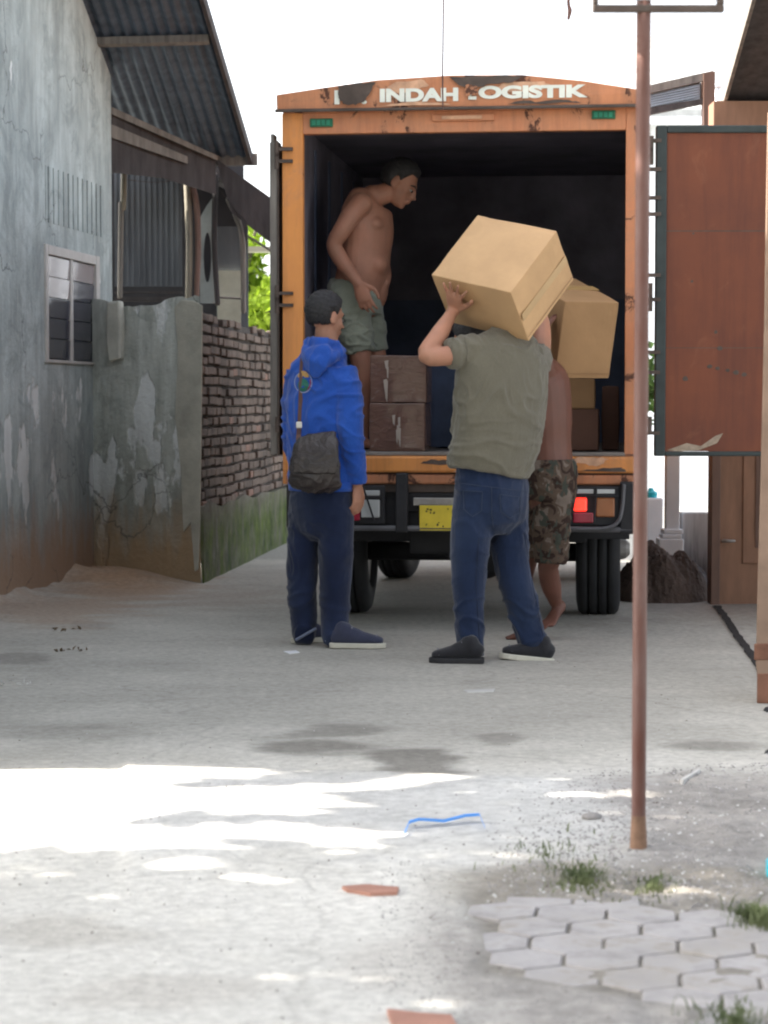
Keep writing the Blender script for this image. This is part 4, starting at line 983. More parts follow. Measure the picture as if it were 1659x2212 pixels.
# printed emblem on the back
bj = bvh_of([jk])
def decal(name, mat, parent, bv, cx, cy, rin, rout, off, a0=0., a1=360., n=28, sq=1.):
    mb = MB(); bm = mb.bm; ra_ = []
    for k in range(n + 1):
        a = R(a0 + (a1 - a0) * k / n); row = []
        for rr in (rin, (rin + rout) / 2, rout):
            p = surf(bv, cx + rr * math.cos(a) * sq, cy + rr * math.sin(a), off); row.append(p)
        ra_.append(row)
    for a, b in zip(ra_, ra_[1:]):
        for i in range(2):
            if None not in (a[i], a[i + 1], b[i], b[i + 1]): bm.faces.new([bm.verts.new(p) for p in (a[i], b[i], b[i + 1], a[i + 1])])
    if bm.faces: return mb.build(name, mat, parent)
em = decal('emblem', 'emblem white', jk, bj, 655, 826, 21, 23, .003, sq=.85)
decal('emblem_patch', 'emblem green', em, bj, 655, 832, .5, 14, .003, 0, 360, sq=.85)
decal('emblem_patch', 'emblem gold', em, bj, 655, 815, 3, 14, .0045, 180, 360, sq=.85)
decal('emblem_patch', 'emblem red', em, bj, 655, 826, 17, 19.5, .003, -20, 80, sq=.85)
# shoulder bag
bag = thing('shoulder_bag', J(681, 1060, -.2), 'dark brown leather shoulder bag hanging behind the blue jacket', 'bag')
mb = MB(); q = J(681, 1000, -.215)
mb.limb([(J(684, 948, -.185), (.100, .026)), (J(683, 975, -.205), (.112, .042)), (J(681, 1015, -.215), (.122, .052)), (J(680, 1042, -.215), (.128, .046)), (J(680, 1052, -.21), (.122, .030))], 24, V((.97, -.22, .13)))
bg_ = mb.build('pouch', 'leather brown', bag, voxel=.007, relax=4, fn=wrinkle(.008, (10, 10, 12), 4.))
mb = MB(); mb.limb([(J(682, 940, -.20), (.098, .012)), (J(682, 965, -.245), (.11, .010)), (J(682, 1000, -.268), (.116, .008)), (J(682, 1022, -.272), (.114, .006))], 20, V((.97, -.22, .13)))
mb.build('flap', 'leather brown', bag, voxel=.006, relax=3, fn=wrinkle(.004, (12, 12, 12), 7.))
mb = MB(); bm = mb.bm; bj2 = bvh_of([jk])
pts = [surf(bj2, x, y, .006) for x, y in ((655, 765), (652, 790), (651, 820), (650, 850), (649, 880), (648, 905), (646, 925))]
pts = [p for p in pts if p] + [J(645, 940, -.16), J(644, 952, -.18)]
pts = [J(668, 760, .13), J(660, 752, .04)] + pts
for a, b in zip(pts, pts[1:]): mb.hexa([a + V((-.011, 0, 0)), a + V((.011, 0, 0)), a + V((.011, .003, 0)), a + V((-.011, .003, 0))], [b + V((-.011, 0, 0)), b + V((.011, 0, 0)), b + V((.011, .003, 0)), b + V((-.011, .003, 0))])
st = mb.build('strap', 'strap brown', bag)
mb = MB(); mb.box(J(646, 918, -.15), (.028, .006, .03)); mb.build('buckle', 'buckle', st, bevel=.003)
mb = MB(); mb.prism([J(734, 1048, -.11), J(745, 1048, -.11), J(750, 1046, -.11), J(742, 1014, -.11), J(737, 1022, -.11)], (0, .006, 0))
o = mb.build('folded_paper', 'paper'); tag(o, 'folded white paper poking out beside the leather bag', 'paper')

# ---- cartons from three projected edges (orthogonal box recovered from the picture)
def carton(o, vecs, mat, label, group=None, tape=True, flaps=True):
    a, b, c = vecs; cen = o + (a + b + c) / 2
    mb = MB(); mb.hexa([o, o + a, o + a + b, o + b], [o + c, o + a + c, o + a + b + c, o + b + c])
    bmesh.ops.subdivide_edges(mb.bm, edges=mb.bm.edges[:], cuts=11, use_grid_fill=True)
    sd_ = len(label); L3 = (a.length + b.length + c.length) / 3
    for v in mb.bm.verts:
        q = v.co - cen; la, lb, lc = abs(q.dot(a)) / a.dot(a) * 2, abs(q.dot(b)) / b.dot(b) * 2, abs(q.dot(c)) / c.dot(c) * 2
        m1 = sorted((la, lb, lc)); edge_ = m1[1]
        v.co += q.normalized() * ((1 - edge_ ** 3) * .006 - .004 * max(0, noise.noise(v.co * 11 + V((sd_, 0, 0)))) - .004 * max(0, noise.noise(v.co * 5 + V((sd_, 3, 0)))) )
    bx = mb.build('carton', mat, bevel=.004); tag(bx, label, 'carton', group)
    bx['seen'] = 1; del bx['seen']
    return bx
def strip(parent, o, u, v_, t0, t1, w0_, w1_, nrm, mat='packing tape', name='tape', th=.0015):
    o = o + nrm * .005; p = [o + u * t0 + v_ * w0_, o + u * t1 + v_ * w0_, o + u * t1 + v_ * w1_, o + u * t0 + v_ * w1_]
    mb = MB(); mb.prism([q + nrm * .0004 for q in p], nrm * th); return mb.build(name, mat, parent)
D1 = P(1103, 632, 9.42); u1, v1_, w1_ = V((.2137, .1863, .2802)), V((-.3379, .2503, .0913)), V((.0932, .2004, -.2043))
bx1 = carton(D1, (u1, v1_, w1_), 'carton pale', 'large pale carton tilted on the shoulder of the man in the olive shirt', 'cartons being unloaded')
n_top = -w1_.normalized(); n_left = -u1.normalized(); n_right = -v1_.normalized()
strip(bx1, D1, u1, w1_, 0.02, .98, .47, .60, n_right); strip(bx1, D1, u1, w1_, .0, 1., .90, .906, n_right, 'carton dim', 'seam')
D2 = P(1220, 651, 10.42); u2, v2_, w2_ = V((.272, .1051, 0)), V((-.1731, .4481, .1418)), V((-.0391, .1005, -.3654))
bx2 = carton(D2, (u2, v2_, w2_), 'carton tan', 'tan carton carried behind the olive shirt man by the barefoot man', 'cartons being unloaded')

strip(bx2, D2, u2, w2_, .0, 1., .93, .94, -v2_.normalized(), 'carton dim', 'seam'); strip(bx2, D2, u2, v2_, .0, 1., .44, .60, -w2_.normalized())
# ---- man in the olive shirt carrying the carton
YG = 9.72
man2 = thing('person', G(1075, 1425), 'person in olive short-sleeved shirt and blue jeans carrying a carton', 'person')
def K(px, py, dy=0.): return P(px, py, YG + dy)
lat2 = V((.80, .60, 0))
# the hand lies on the carton's left face
bb1 = bvh_of([bx1])
hp = surf(bb1, 1000, 648, .022); hw_ = hp + n_left * .012 + V((0, 0, -.0))
wr = P(990, 668, hw_.y); kdir = (P(1010, 612, hw_.y + .06) - wr)
kdir = kdir - n_left * kdir.dot(n_left); 
elbow = K(922, 768, -.16); wrist = (surf(bb1, 990, 655, .0) or wr) + n_left * .034
mb = MB(); hc2 = K(1020, 742, .30)
rot2 = headm(mb, hc2, V((-.75, .6, -.35)), V((-.1, .1, 1)), .97)
mb.limb([(hc2 + V((.03, -.02, -.05)), .055), (K(1050, 760, .16), .06), (K(1075, 775, .05), .07)], 12)
mb.limb([(K(1085, 800), (.14, .08)), (K(1080, 880), (.17, .11)), (K(1065, 980), (.17, .11)), (K(1062, 1080), (.16, .11))], 18, lat2)
mb.limb([(K(1040, 765, -.10), .040), (K(975, 768, -.16), .044), (elbow, .042), (elbow * .6 + wrist * .4, .042), (elbow * .15 + wrist * .85, .028), (wrist, .026)], 14)
kd = V(kdir).normalized()
kk = V((.45, .0, .9)); kk = kk - n_left * kk.dot(n_left); handm(mb, wrist, kk, -n_left, V((.9, -.1, -.3)), (.02, .0, .02, .03), .42, 1.06, -.3)
mb.limb([(K(1140, 785, .10), .045), (K(1168, 765, .28), .042), (K(1170, 700, .45), .04), (K(1150, 650, .50), .028)], 12)
handm(mb, K(1150, 650, .50), V((-.4, 0, .9)), V((0, -1, 0)), V((1, 0, 0)), (.2, .2, .2, .2), .1, .95)
for a, b, c in ((K(1030, 1090, -.05), K(1015, 1230, -.07), K(1017, 1400, -.08)), (K(1100, 1090, .06), K(1110, 1230, .04), K(1152, 1395, .03))):
    mb.limb([(a, .08), (b, .055), (c, .036)], 12)
mb.build('body', 'skin tan', man2, voxel=.0065, relax=2)
hairm(hc2, rot2, .97, 'hair', man2, .013); eyes(man2, hc2, rot2, .97)
mb = MB()
mb.limb([(K(1075, 738, .06), (.10, .075)), (K(1085, 752, .03), (.20, .11)), (K(1086, 785), (.243, .14)), (K(1082, 850), (.240, .155)), (K(1075, 930), (.228, .160)), (K(1063, 985), (.215, .160)), (K(1057, 1020), (.205, .150))], 28, lat2, round_ends=False)
mb.limb([(K(1060, 760, -.07), .078), (K(1020, 757, -.11), .074), (K(990, 761, -.14), .068), (K(968, 765, -.16), .062)], 18, round_ends=False)
mb.limb([(K(1140, 775, .08), .085), (K(1160, 778, .18), .074), (K(1166, 768, .26), .064)], 18, round_ends=False)
shirt = mb.build('shirt', 'shirt olive', man2, voxel=.0075, relax=4, fn=wrinkle(.013, (5, 5, 7), 3.3))
mb = MB()
mb.limb([(K(1060, 1010, 0), (.176, .125)), (K(1062, 1060), (.186, .138)), (K(1066, 1100), (.176, .13))], 20, lat2)
mb.limb([(K(1026, 1080, -.05), .098), (K(1017, 1160, -.06), .092), (K(1013, 1240, -.07), .078), (K(1014, 1320, -.08), .068), (K(1018, 1402, -.11), .060)], 18)
mb.limb([(K(1098, 1085, .06), .092), (K(1100, 1160, .05), .088), (K(1110, 1240, .04), .078), (K(1132, 1320, .03), .074), (K(1152, 1393, .02), .066)], 18)
mb.build('jeans', 'denim', man2, voxel=.008, relax=3, fn=wrinkle(.008, (5, 5, 7), 12., lambda p: .6 + .8 * sst(.5, .1, p.z)))
bj4 = None
def seam(parent, objs, pts, mat, name='seam', wd=.0016, off=.002):
    bv = bvh_of(objs); q = []
    for (xa, ya), (xb, yb) in zip(pts, pts[1:]):
        for k in range(6):
            p_ = surf(bv, xa + (xb - xa) * k / 6, ya + (yb - ya) * k / 6, off)
            if p_ is not None: q.append(p_)
    p_ = surf(bv, pts[-1][0], pts[-1][1], off)
    if p_ is not None: q.append(p_)
    if len(q) > 2:
        mb = MB(); mb.limb([(p_, wd) for p_ in q], 5, None, 1, False); mb.build(name, mat, parent)
jn2 = [o for o in man2.children if o.name.startswith('jeans')][0]
for pts in ([(1000, 1060), (1002, 1100), (1020, 1116), (1040, 1104), (1042, 1062), (1000, 1060)], [(1080, 1068), (1082, 1106), (1102, 1120), (1122, 1108), (1124, 1074), (1080, 1068)]): seam(jn2, [jn2], pts, 'denim fade', 'pocket_seam')
seam(jn2, [jn2], [(980, 1042), (1060, 1052), (1138, 1062)], 'denim fade'); seam(jn2, [jn2], [(1062, 1052), (1062, 1110), (1066, 1140)], 'denim fade')
seam(jn2, [jn2], [(1035, 1150), (1028, 1260), (1036, 1390)], 'denim seam'); seam(jn2, [jn2], [(1132, 1150), (1150, 1260), (1176, 1390)], 'denim seam')
seam(shirt, [shirt], [(1002, 722), (1010, 760), (1004, 800)], 'shirt seam'); seam(shirt, [shirt], [(978, 730), (974, 760), (978, 792)], 'shirt seam'); seam(shirt, [shirt], [(975, 995), (1040, 1018), (1130, 1034)], 'shirt seam')
shoem(man2, G(1046, 1434), V((-1, .12, 0)), .245, 'shoe black', 'chassis', name='shoe')
shoem(man2, G(1196, 1424), V((-1, -.1, 0)), .25, 'shoe black', 'sole white', R(7), name='shoe')

# ---- barefoot man in camouflage shorts under the second carton
YC = 10.45
man3 = thing('person', G(1150, 1380), 'bare-chested person in camouflage shorts half hidden behind the olive shirt', 'person')
def C(px, py, dy=0.): return P(px, py, YC + dy)
latc = V((.35, .93, 0)); mb = MB(); hc3 = C(1112, 702, -.05)
rot3 = headm(mb, hc3, V((-.8, .45, -.3)), V((0, 0, 1)), .95)
mb.limb([(C(1125, 730, -.02), .055), (C(1150, 770), .062)], 12)
mb.limb([(C(1158, 790), (.16, .08)), (C(1176, 830), (.175, .118)), (C(1181, 900), (.165, .118)), (C(1184, 960), (.15, .108)), (C(1188, 1020), (.155, .11)), (C(1188, 1070), (.15, .11))], 20, latc)
mb.limb([(C(1180, 822, -.08), .055), (C(1176, 790, -.14), .045), (C(1160, 762, -.16), .040), (C(1165, 740, -.04), .036), (C(1175, 715, .0), .026)], 12)
handm(mb, C(1172, 722, -.02), V((.3, .6, .5)), V((.8, .3, 0)), V((0, 0, 1)), (.2, .2, .2, .2), .1, .9)
mb.limb([(C(1150, 800, .14), .05), (C(1120, 790, .1), .042), (C(1110, 740, .15), .036), (C(1140, 700, .2), .027)], 12)
handm(mb, C(1140, 700, .2), V((.6, .2, .4)), V((1, .3, 0)), V((0, -1, 0)), (.3, .3, .3, .3), .1, .95)
mb.limb([(C(1195, 1060, -.05), .085), (C(1190, 1190, -.06), .058), (C(1184, 1225, -.02), .050), (C(1190, 1262, .05), .050), (C(1200, 1300, .10), .032)], 14)
# lifted rear foot: heel up right, toes down left
mb.limb([(C(1209, 1308, .12), (.030, .034)), (C(1198, 1328, .09), (.038, .026)), (C(1188, 1342, .05), (.044, .018)), (C(1180, 1349, .02), (.042, .012))], 12, V((.1, .9, .3)))
for i in range(5):
    b = C(1181, 1348, .02) + V((.0, .9, .3)).normalized() * (.032 - .016 * i); mb.limb([(b, .010 - .001 * i), (b + V((-.028 + .003 * i, -.012, -.012)), .0085 - .0008 * i)], 8, None, 2)
mb.limb([(C(1170, 1060, .1), .085), (C(1140, 1190, .08), .058), (C(1130, 1260, .1), .048), (C(1135, 1345, .15), .034), (C(1138, 1362, .16), .032)], 14)
mb.limb([(C(1142, 1366, .17), (.034, .032)), (C(1124, 1372, .13), (.042, .022)), (C(1106, 1377, .09), (.046, .014))], 12, V((.3, .95, 0)))
for i in range(5):
    b = C(1104, 1377, .09) + V((.3, .95, 0)).normalized() * (.034 - .017 * i); mb.limb([(b, .010 - .001 * i), (b + V((-.030 + .004 * i, -.006, -.002)), .0085 - .0008 * i)], 8, None, 2)
mb.build('body', 'skin dark', man3, voxel=.0065, relax=2)
hairm(hc3, rot3, .95, 'hair', man3, .013); eyes(man3, hc3, rot3, .95)
mb = MB()
mb.limb([(C(1187, 998), (.168, .120)), (C(1188, 1030), (.175, .128)), (C(1186, 1080), (.165, .125))], 20, latc, round_ends=False)
mb.limb([(C(1196, 1060, -.05), .100), (C(1192, 1130, -.06), .092), (C(1189, 1215, -.05), .080)], 18, round_ends=False)
mb.limb([(C(1176, 1060, .09), .100), (C(1158, 1130, .08), .092), (C(1146, 1205, .08), .084)], 18, round_ends=False)
sh3 = mb.build('shorts', 'camouflage', man3, voxel=.0075, relax=3, fn=wrinkle(.010, (9, 9, 12), 6.))
mb = MB(); mb.limb([(C(1187, 992), (.164, .116)), (C(1187, 1010), (.172, .124))], 24, latc, 2, False); mb.build('waistband', 'camouflage', sh3, smooth=True)

# ---- bare-chested man standing in the cargo body
YT = 11.62
man4 = thing('person', P(780, 971, YT), 'bare-chested person in green shorts stooping inside the truck', 'person')
def S(px, py, dy=0.): return P(px, py, YT + dy)
latt = V((-.60, -.80, 0)); hf4 = V((.86, -.18, -.52)).normalized(); mb = MB(); hc4 = S(862, 398)
rot4 = headm(mb, hc4, hf4, V((.5, 0, 1)), 1.02)
mb.limb([(S(848, 412), .052), (S(826, 420), .057), (S(800, 428), .066)], 14)
mb.limb([(S(806, 424), (.07, .06)), (S(797, 436), (.155, .085)), (S(793, 462), (.178, .108)), (S(794, 500), (.172, .118)), (S(790, 540), (.160, .120)), (S(785, 580), (.160, .128)), (S(778, 612), (.160, .122)), (S(772, 650), (.165, .12))], 24, latt)
mb.ell(S(812, 572, -.03), (.07, .10, .075)); mb.ell(S(808, 485, -.06), (.055, .08, .05)); mb.ell(S(820, 478, -.02), (.04, .06, .045))
mb.limb([(S(780, 440, -.15), .062), (S(762, 460, -.19), .056), (S(740, 495, -.21), .049), (S(722, 528, -.20), .042), (S(735, 558, -.20), .043), (S(757, 588, -.22), .036), (S(774, 612, -.24), .027)], 14)
handm(mb, S(774, 612, -.24), S(792, 660, -.24) - S(774, 612, -.24), V((.35, .9, 0)), V((.9, -.2, .3)), (.35, .4, .45, .5), .10, 1.08, .5)
mb.limb([(S(806, 440, .13), .052), (S(822, 500, .20), .044), (S(824, 545, .20), .038), (S(832, 590, .06), .034), (S(832, 612, .0), .026)], 12)
handm(mb, S(832, 612, .0), V((-.2, -.1, -1)), V((-.8, .5, 0)), V((.3, -.9, 0)), (.6, .6, .6, .6), .06, 1.)
mb.limb([(S(758, 660, -.05), .085), (S(776, 755, -.06), .062), (S(784, 800, -.05), .055), (S(780, 860, -.03), .050), (S(782, 945, 0), .036)], 14)
mb.limb([(S(790, 660, .07), .085), (S(808, 755, .08), .062), (S(812, 810, .09), .052), (S(812, 950, .12), .036)], 14)
for x, dy in ((784, -.02), (814, .11)):
    mb.limb([(S(x, 955, dy), (.032, .03)), (S(x + 22, 963, dy - .03), (.04, .02)), (S(x + 52, 967, dy - .06), (.045, .013))], 12, V((.4, .9, 0)))
    for i in range(5):
        b = S(x + 52, 967, dy - .06) + V((.4, .9, 0)).normalized() * (-.032 + .016 * i); mb.limb([(b, .010), (b + V((.032, -.012, -.002)), .0085)], 8, None, 2)
mb.build('body', 'skin brown', man4, voxel=.0065, relax=2)
hairm(hc4, rot4, 1.02, 'hair', man4, .016); eyes(man4, hc4, rot4, 1.02)
mb = MB()
mb.limb([(S(773, 614), (.172, .128)), (S(768, 640), (.182, .138)), (S(768, 680), (.172, .135))], 20, latt, round_ends=False)
mb.limb([(S(756, 660, -.05), .108), (S(766, 710, -.06), .096), (S(778, 762, -.06), .082)], 18, round_ends=False)
mb.limb([(S(788, 660, .07), .104), (S(798, 710, .08), .090), (S(808, 760, .08), .076)], 18, round_ends=False)
mb.build('shorts', 'shorts green', man4, voxel=.0075, relax=3, fn=wrinkle(.010, (9, 9, 12), 8.))

# ------------------------------------------------------------------ cartons in the truck
def tcarton(px0, px1, top, bot, Y, dep, mat, label, rz=0.):
    a, b = P(px0, bot, Y), P(px1, bot, Y); h = P(px0, top, Y).z - a.z; o = V((a.x, a.y, a.z))
    u = V(((b.x - a.x), 0, 0)); u = Matrix.Rotation(rz, 3, 'Z') @ u; d_ = Matrix.Rotation(rz, 3, 'Z') @ V((0, dep, 0))
    return carton(o, (u, d_, V((0, 0, h))), mat, label, 'cartons standing in the truck')
t1 = tcarton(798, 918, 871, 975, 11.02, .34, 'carton wrapped', 'shiny plastic-wrapped brown carton at the bottom of the stack of two', -PHI)
t2 = tcarton(800, 921, 768, 870, 11.04, .33, 'carton wrapped', 'shiny plastic-wrapped brown carton on top of the stack of two', -PHI)
tcarton(1226, 1292, 884, 973, 11.02, .3, 'carton dark', 'dark brown carton on the truck floor under the small pale carton', -PHI)
for t_, zz_ in ((t1, .125), (t2, .12)):
    rn = random.Random(int(zz_ * 1000)); vs_ = [v.co + V((0, -.007, 0)) for v in t_.data.vertices]; x0_, x1_ = min(v.x for v in vs_), max(v.x for v in vs_); y0_ = min(v.y for v in vs_); hh = max(v.z for v in vs_)
    fa = sorted(vs_, key=lambda v: v.y + v.x * .11)[:4]; L_ = min(fa, key=lambda v: v.x); Q_ = max(fa, key=lambda v: v.x)
    for k in range(5):
        u_ = rn.uniform(.15, .85); z_ = rn.uniform(.35, .9) * hh; l_ = rn.uniform(.04, .11); w_ = rn.uniform(.004, .012); c0 = V((L_.x + (Q_.x - L_.x) * u_, L_.y + (Q_.y - L_.y) * u_ - .0015, z_))
        mb = MB(); mb.hexa([c0 + V((-w_, 0, 0)), c0 + V((w_, 0, .004)), c0 + V((w_ * .6, 0, -l_)), c0 + V((-w_ * .4, 0, -l_ * .8))], [c0 + V((-w_, -.001, 0)), c0 + V((w_, -.001, .004)), c0 + V((w_ * .6, -.001, -l_)), c0 + V((-w_ * .4, -.001, -l_ * .8))]); mb.build('tape_scrap', 'tape pale', t_, world=False)
    mb = MB(); a_ = V((L_.x, L_.y - .0025, hh * .5)); b_ = V((Q_.x, Q_.y - .0025, hh * .5)); mb.hexa([a_, b_, b_ + V((0, 0, .004)), a_ + V((0, 0, .004))], [q + V((0, .001, 0)) for q in (a_, b_, b_ + V((0, 0, .004)), a_ + V((0, 0, .004)))]); mb.build('binding', 'carton dark', t_, world=False)
b3 = tcarton(1226, 1284, 818, 883, 11.06, .2, 'carton dim', 'small pale carton standing on a dark brown one right of the bare back', -PHI)
tcarton(1300, 1336, 835, 972, 11.3, .3, 'carton dark', 'tall narrow dark carton at the right inner wall of the truck', -PHI)  # carton put in where unclear dark leg shapes stand
tcarton(930, 1050, 772, 966, 11.75, .4, 'crate navy', 'dark blue crate deep in the truck behind the wrapped stack', -PHI)

# ------------------------------------------------------------------ post with sign frame
pb = G(1379, 1846); post = thing('signpost', pb, 'thin rusty brown steel post in the gravel carrying a sign frame', 'signpost')
YPo = pb.y; zt = P(1380, -60, YPo).z
mb = MB(); mb.limb([(V((pb.x, pb.y, -.1)), .0182), (V((pb.x, pb.y, 1.)), .0180), (V((pb.x + .001, pb.y, zt)), .0182)], 20, None, 6, False)
po = mb.build('pole', 'pole paint', post, smooth=True)
mb = MB(); mb.limb([(V((pb.x, pb.y, -.02)), .024), (V((pb.x, pb.y, .10)), .0186)], 16); mb.build('weld_collar', 'rust pale', po, smooth=True)
mb = MB(); za, zb_ = P(1400, 24, YPo - .03).z, P(1400, 8, YPo - .03).z; xa, xb = P(1279, 20, YPo).x, P(1562, 20, YPo).x
mb.bb(xa, xb, YPo - .022, YPo + .0, za, zb_); mb.bb(xa, xa + .014, YPo - .022, YPo, zb_, zb_ + .24); mb.bb(xb - .018, xb, YPo - .022, YPo, zb_, zb_ + .24); mb.bb(xa, xb, YPo - .022, YPo, zb_ + .24, zb_ + .262)
sf = mb.build('sign_frame', 'bare patch', post, bevel=.003)
mb = MB(); mb.bb(P(1345, 0, YPo).x, P(1548, 0, YPo).x, YPo - .02, YPo - .014, P(1400, 3, YPo).z, zb_ + .239); mb.build('sign_board', 'zinc light', sf)

# ------------------------------------------------------------------ right side: porch house, pillar, awning, gate
rh = thing('porch_house', V((1.95, 12.4, 0)), 'brown house front at the right with panelled timber door and dark eave', 'house')
YR = 12.3; xl = P(1534, 1300, YR).x
mb = MB(); mb.bb(P(1655, 0, YR).x + .12, 6, YR + .02, YR + .2, -.1, 2.9); mb.build('wall', 'pillar cream', rh); mb = MB(); mb.bb(xl, 6, YR + .0, YR + .2, 2.421, 2.84); mb.build('lintel', 'timber', rh)
mb = MB(); mb.bb(xl, xl + .05, YR - .03, YR + .12, -.05, 2.32); mb.bb(xl, 3.1, YR - .04, YR + .12, 2.32, 2.42); fr_ = mb.build('door_frame', 'timber dark', rh, bevel=.004)
mb = MB(); x0 = P(1549, 1300, YR).x; mb.bb(x0, x0 + .78, YR - .005, YR + .04, .0, 2.31); door = mb.build('door', 'timber', rh, bevel=.004)
def rp(x0_, x1_, z0_, z1_, mat, o0, o1, nm='door_panel'):
    mb = MB(); mb.bb(x0_, x1_, YR - o1, YR - o0, z0_, z1_); return mb.build(nm, mat, door, bevel=.005)
zz0 = P(1600, 1230, YR).z; xx = P(1603, 1200, YR).x
for z0_, z1_ in ((.24, .98), (1.15, 2.1)):
    rp(xx, xx + .52, z0_, z1_, 'timber', .0051, .014, 'door_panel'); q = rp(xx + .07, xx + .45, z0_ + .09, z1_ - .09, 'timber dark', .0142, .020, 'panel_groove'); rp(xx + .10, xx + .42, z0_ + .12, z1_ - .12, 'timber', .0202, .028, 'door_panel')
mb = MB(); c_ = P(1562, 1168, YR - .03); mb.limb([(c_, .010), (c_ + V((.03, -.02, 0)), .009), (c_ + V((.06, -.02, 0)), .008)], 8); mb.build('handle', 'steel', door, smooth=True)
# eave slab rising towards the camera
mb = MB(); a = P(1562, 247, 12.5); zr = a.z
mb.prism([V((a.x, 12.6, zr - .02)), V((a.x, 7.6, zr + 5. * .42)), V((a.x, 7.6, zr + 5. * .42 + .06)), V((a.x, 12.6, zr + .04))], (3.5, 0, 0)); re_ = mb.build('roof', 'wood dark', rh)
mb = MB(); mb.prism([V((a.x - .02, 12.6, zr - .05)), V((a.x - .02, 7.6, zr + 2.07)), V((a.x - .02, 7.6, zr + 2.20)), V((a.x - .02, 12.6, zr + .06))], (.02, 0, 0)); mb.build('barge_board', 'wood grey', re_)
# leaning cream pillar close on the right edge
pl_ = thing('pillar', G(1650, 1525), 'cream plastered pillar with exposed brick at the right edge', 'pillar')
mb = MB(); lo = G(1634, 1520); Yp = lo.y
ptsl = [(1641, 1524), (1632, 1430), (1635, 1300), (1643, 1000), (1650, 700), (1656, 320), (1658, 240)]
f_ = [P(x, y, Yp) for x, y in ptsl]; f_[0].z = -.02
fr2 = f_ + [V((f_[-1].x + .30, Yp, f_[-1].z)), V((f_[0].x + .30, Yp, -.02))]
mb.prism(fr2, (.045, .16, 0)); mb.build('shaft', 'pillar cream', pl_, bevel=.008)
mb = MB()
for y0_, y1_, x0_ in ((1412, 1390, 1641), (1505, 1455, 1648)):
    mb.bb(P(x0_, 0, Yp).x, P(x0_ + 40, 0, Yp).x, Yp - .004, Yp + .004, P(0, y0_ + 14, Yp).z, P(0, y1_, Yp).z)
mb.build('exposed_brick', 'pillar brick', pl_, bevel=.004)
mb = MB(); c_ = P(1662, 1556, Yp - .2); mb.ell(c_, (.03, .06, .05), fn=lambda d: 1 + .3 * noise.noise(d * 3)); mb.limb([(c_, .02), (P(1656, 1600, Yp - .6), .014), (G(1662, 1640), .018)], 8)
o = mb.build('drain_pipe', 'chassis', smooth=True); tag(o, 'short black pipe end at the foot of the cream pillar', 'pipe')
# awning beyond
aw = thing('awning', P(1470, 1200, 14.3), 'pale corrugated awning in brown metal frame above the open truck door', 'awning')
YA = 14.3
def quad_bar(pts, Y, dep, name, mat, par):
    mb = MB(); mb.prism([P(x, y, Y) for x, y in pts], (0, dep, 0)); return mb.build(name, mat, par)
quad_bar([(1380, 189), (1541, 152), (1541, 170), (1380, 207)], YA, .06, 'frame', 'wood grey', aw)
quad_bar([(1380, 236), (1519, 212), (1519, 224), (1380, 252)], YA, .06, 'frame', 'wood dark', aw)
quad_bar([(1520, 158), (1545, 154), (1545, 280), (1520, 280)], YA - .02, .10, 'post', 'timber dark', aw)
mb = MB()
for i in range(7):
    y0_ = 205 + i * 5.2; mb.prism([P(1382, y0_, YA + .07), P(1512, y0_ - 27, YA + .07), P(1512, y0_ - 23, YA + .02), P(1382, y0_ + 4, YA + .02)], (0, .006, 0))
mb.build('sheet', 'plaster white', aw)
mb = MB(); mb.prism([P(1380, 205, YA + .08), P(1519, 178, YA + .08), P(1519, 215, YA + .08), P(1380, 240, YA + .08)], (0, .01, 0)); mb.build('back_sheet', 'panel grey', aw)
mb = MB(); a = P(1546, 190, 15.); b = P(1559, 190, 15.); mb.bb(a.x, b.x, 15., 15.1, 0, a.z); mb.bb(a.x - .01, b.x + .01, 14.99, 15.11, a.z, a.z + .03); o = mb.build('column', 'plaster white', bevel=.01); tag(o, 'slim pale blue column beyond the awning post', 'column')
# white gate pillar with plinth
YQ = 13.6; gp = thing('gate_pillar', P(1458, 1260, YQ), 'white gate pillar on a wide plinth below the open truck door', 'pillar')
gx0, gx1 = P(1446, 0, YQ).x, P(1476, 0, YQ).x
mb = MB(); mb.bb(gx0, gx1, YQ, YQ + .1, .35, 2.1); mb.build('shaft', 'plaster white', gp, bevel=.006)
mb = MB(); mb.bb(gx0 - .02, gx1 + .02, YQ - .02, YQ + .12, .33, .36); mb.bb(P(1430, 0, YQ).x, P(1484, 0, YQ).x, YQ - .03, YQ + .15, -.05, .30); mb.bb(P(1436, 0, YQ).x, P(1480, 0, YQ).x, YQ - .025, YQ + .13, .30, .33); mb.build('plinth', 'plaster white', gp, bevel=.008)
mb = MB(); mb.bb(P(1478, 0, YQ + .1).x, P(1560, 0, YQ + .1).x, YQ + .05, YQ + .17, -.05, P(0, 1108, YQ).z); o = mb.build('low_wall', 'stained white', bevel=.008); tag(o, 'low white wall streaked with black mould beside the timber door', 'wall')
mb = MB(); mb.bb(P(1385, 0, 14.6).x, P(1440, 0, 14.6).x, 14.6, 14.75, -.05, P(0, 1076, 14.6).z); o = mb.build('low_wall', 'plaster white', bevel=.01); tag(o, 'white low wall between truck wheel and gate pillar', 'wall')
c_ = P(1406, 1075, 14.66)
mb = MB(); mb.limb([(c_, .040), (c_ + V((0, 0, .03)), .045), (c_ + V((0, 0, .05)), .02)], 14); o = mb.build('bucket', 'teal', smooth=True); tag(o, 'small turquoise tub on the white low wall', 'tub')
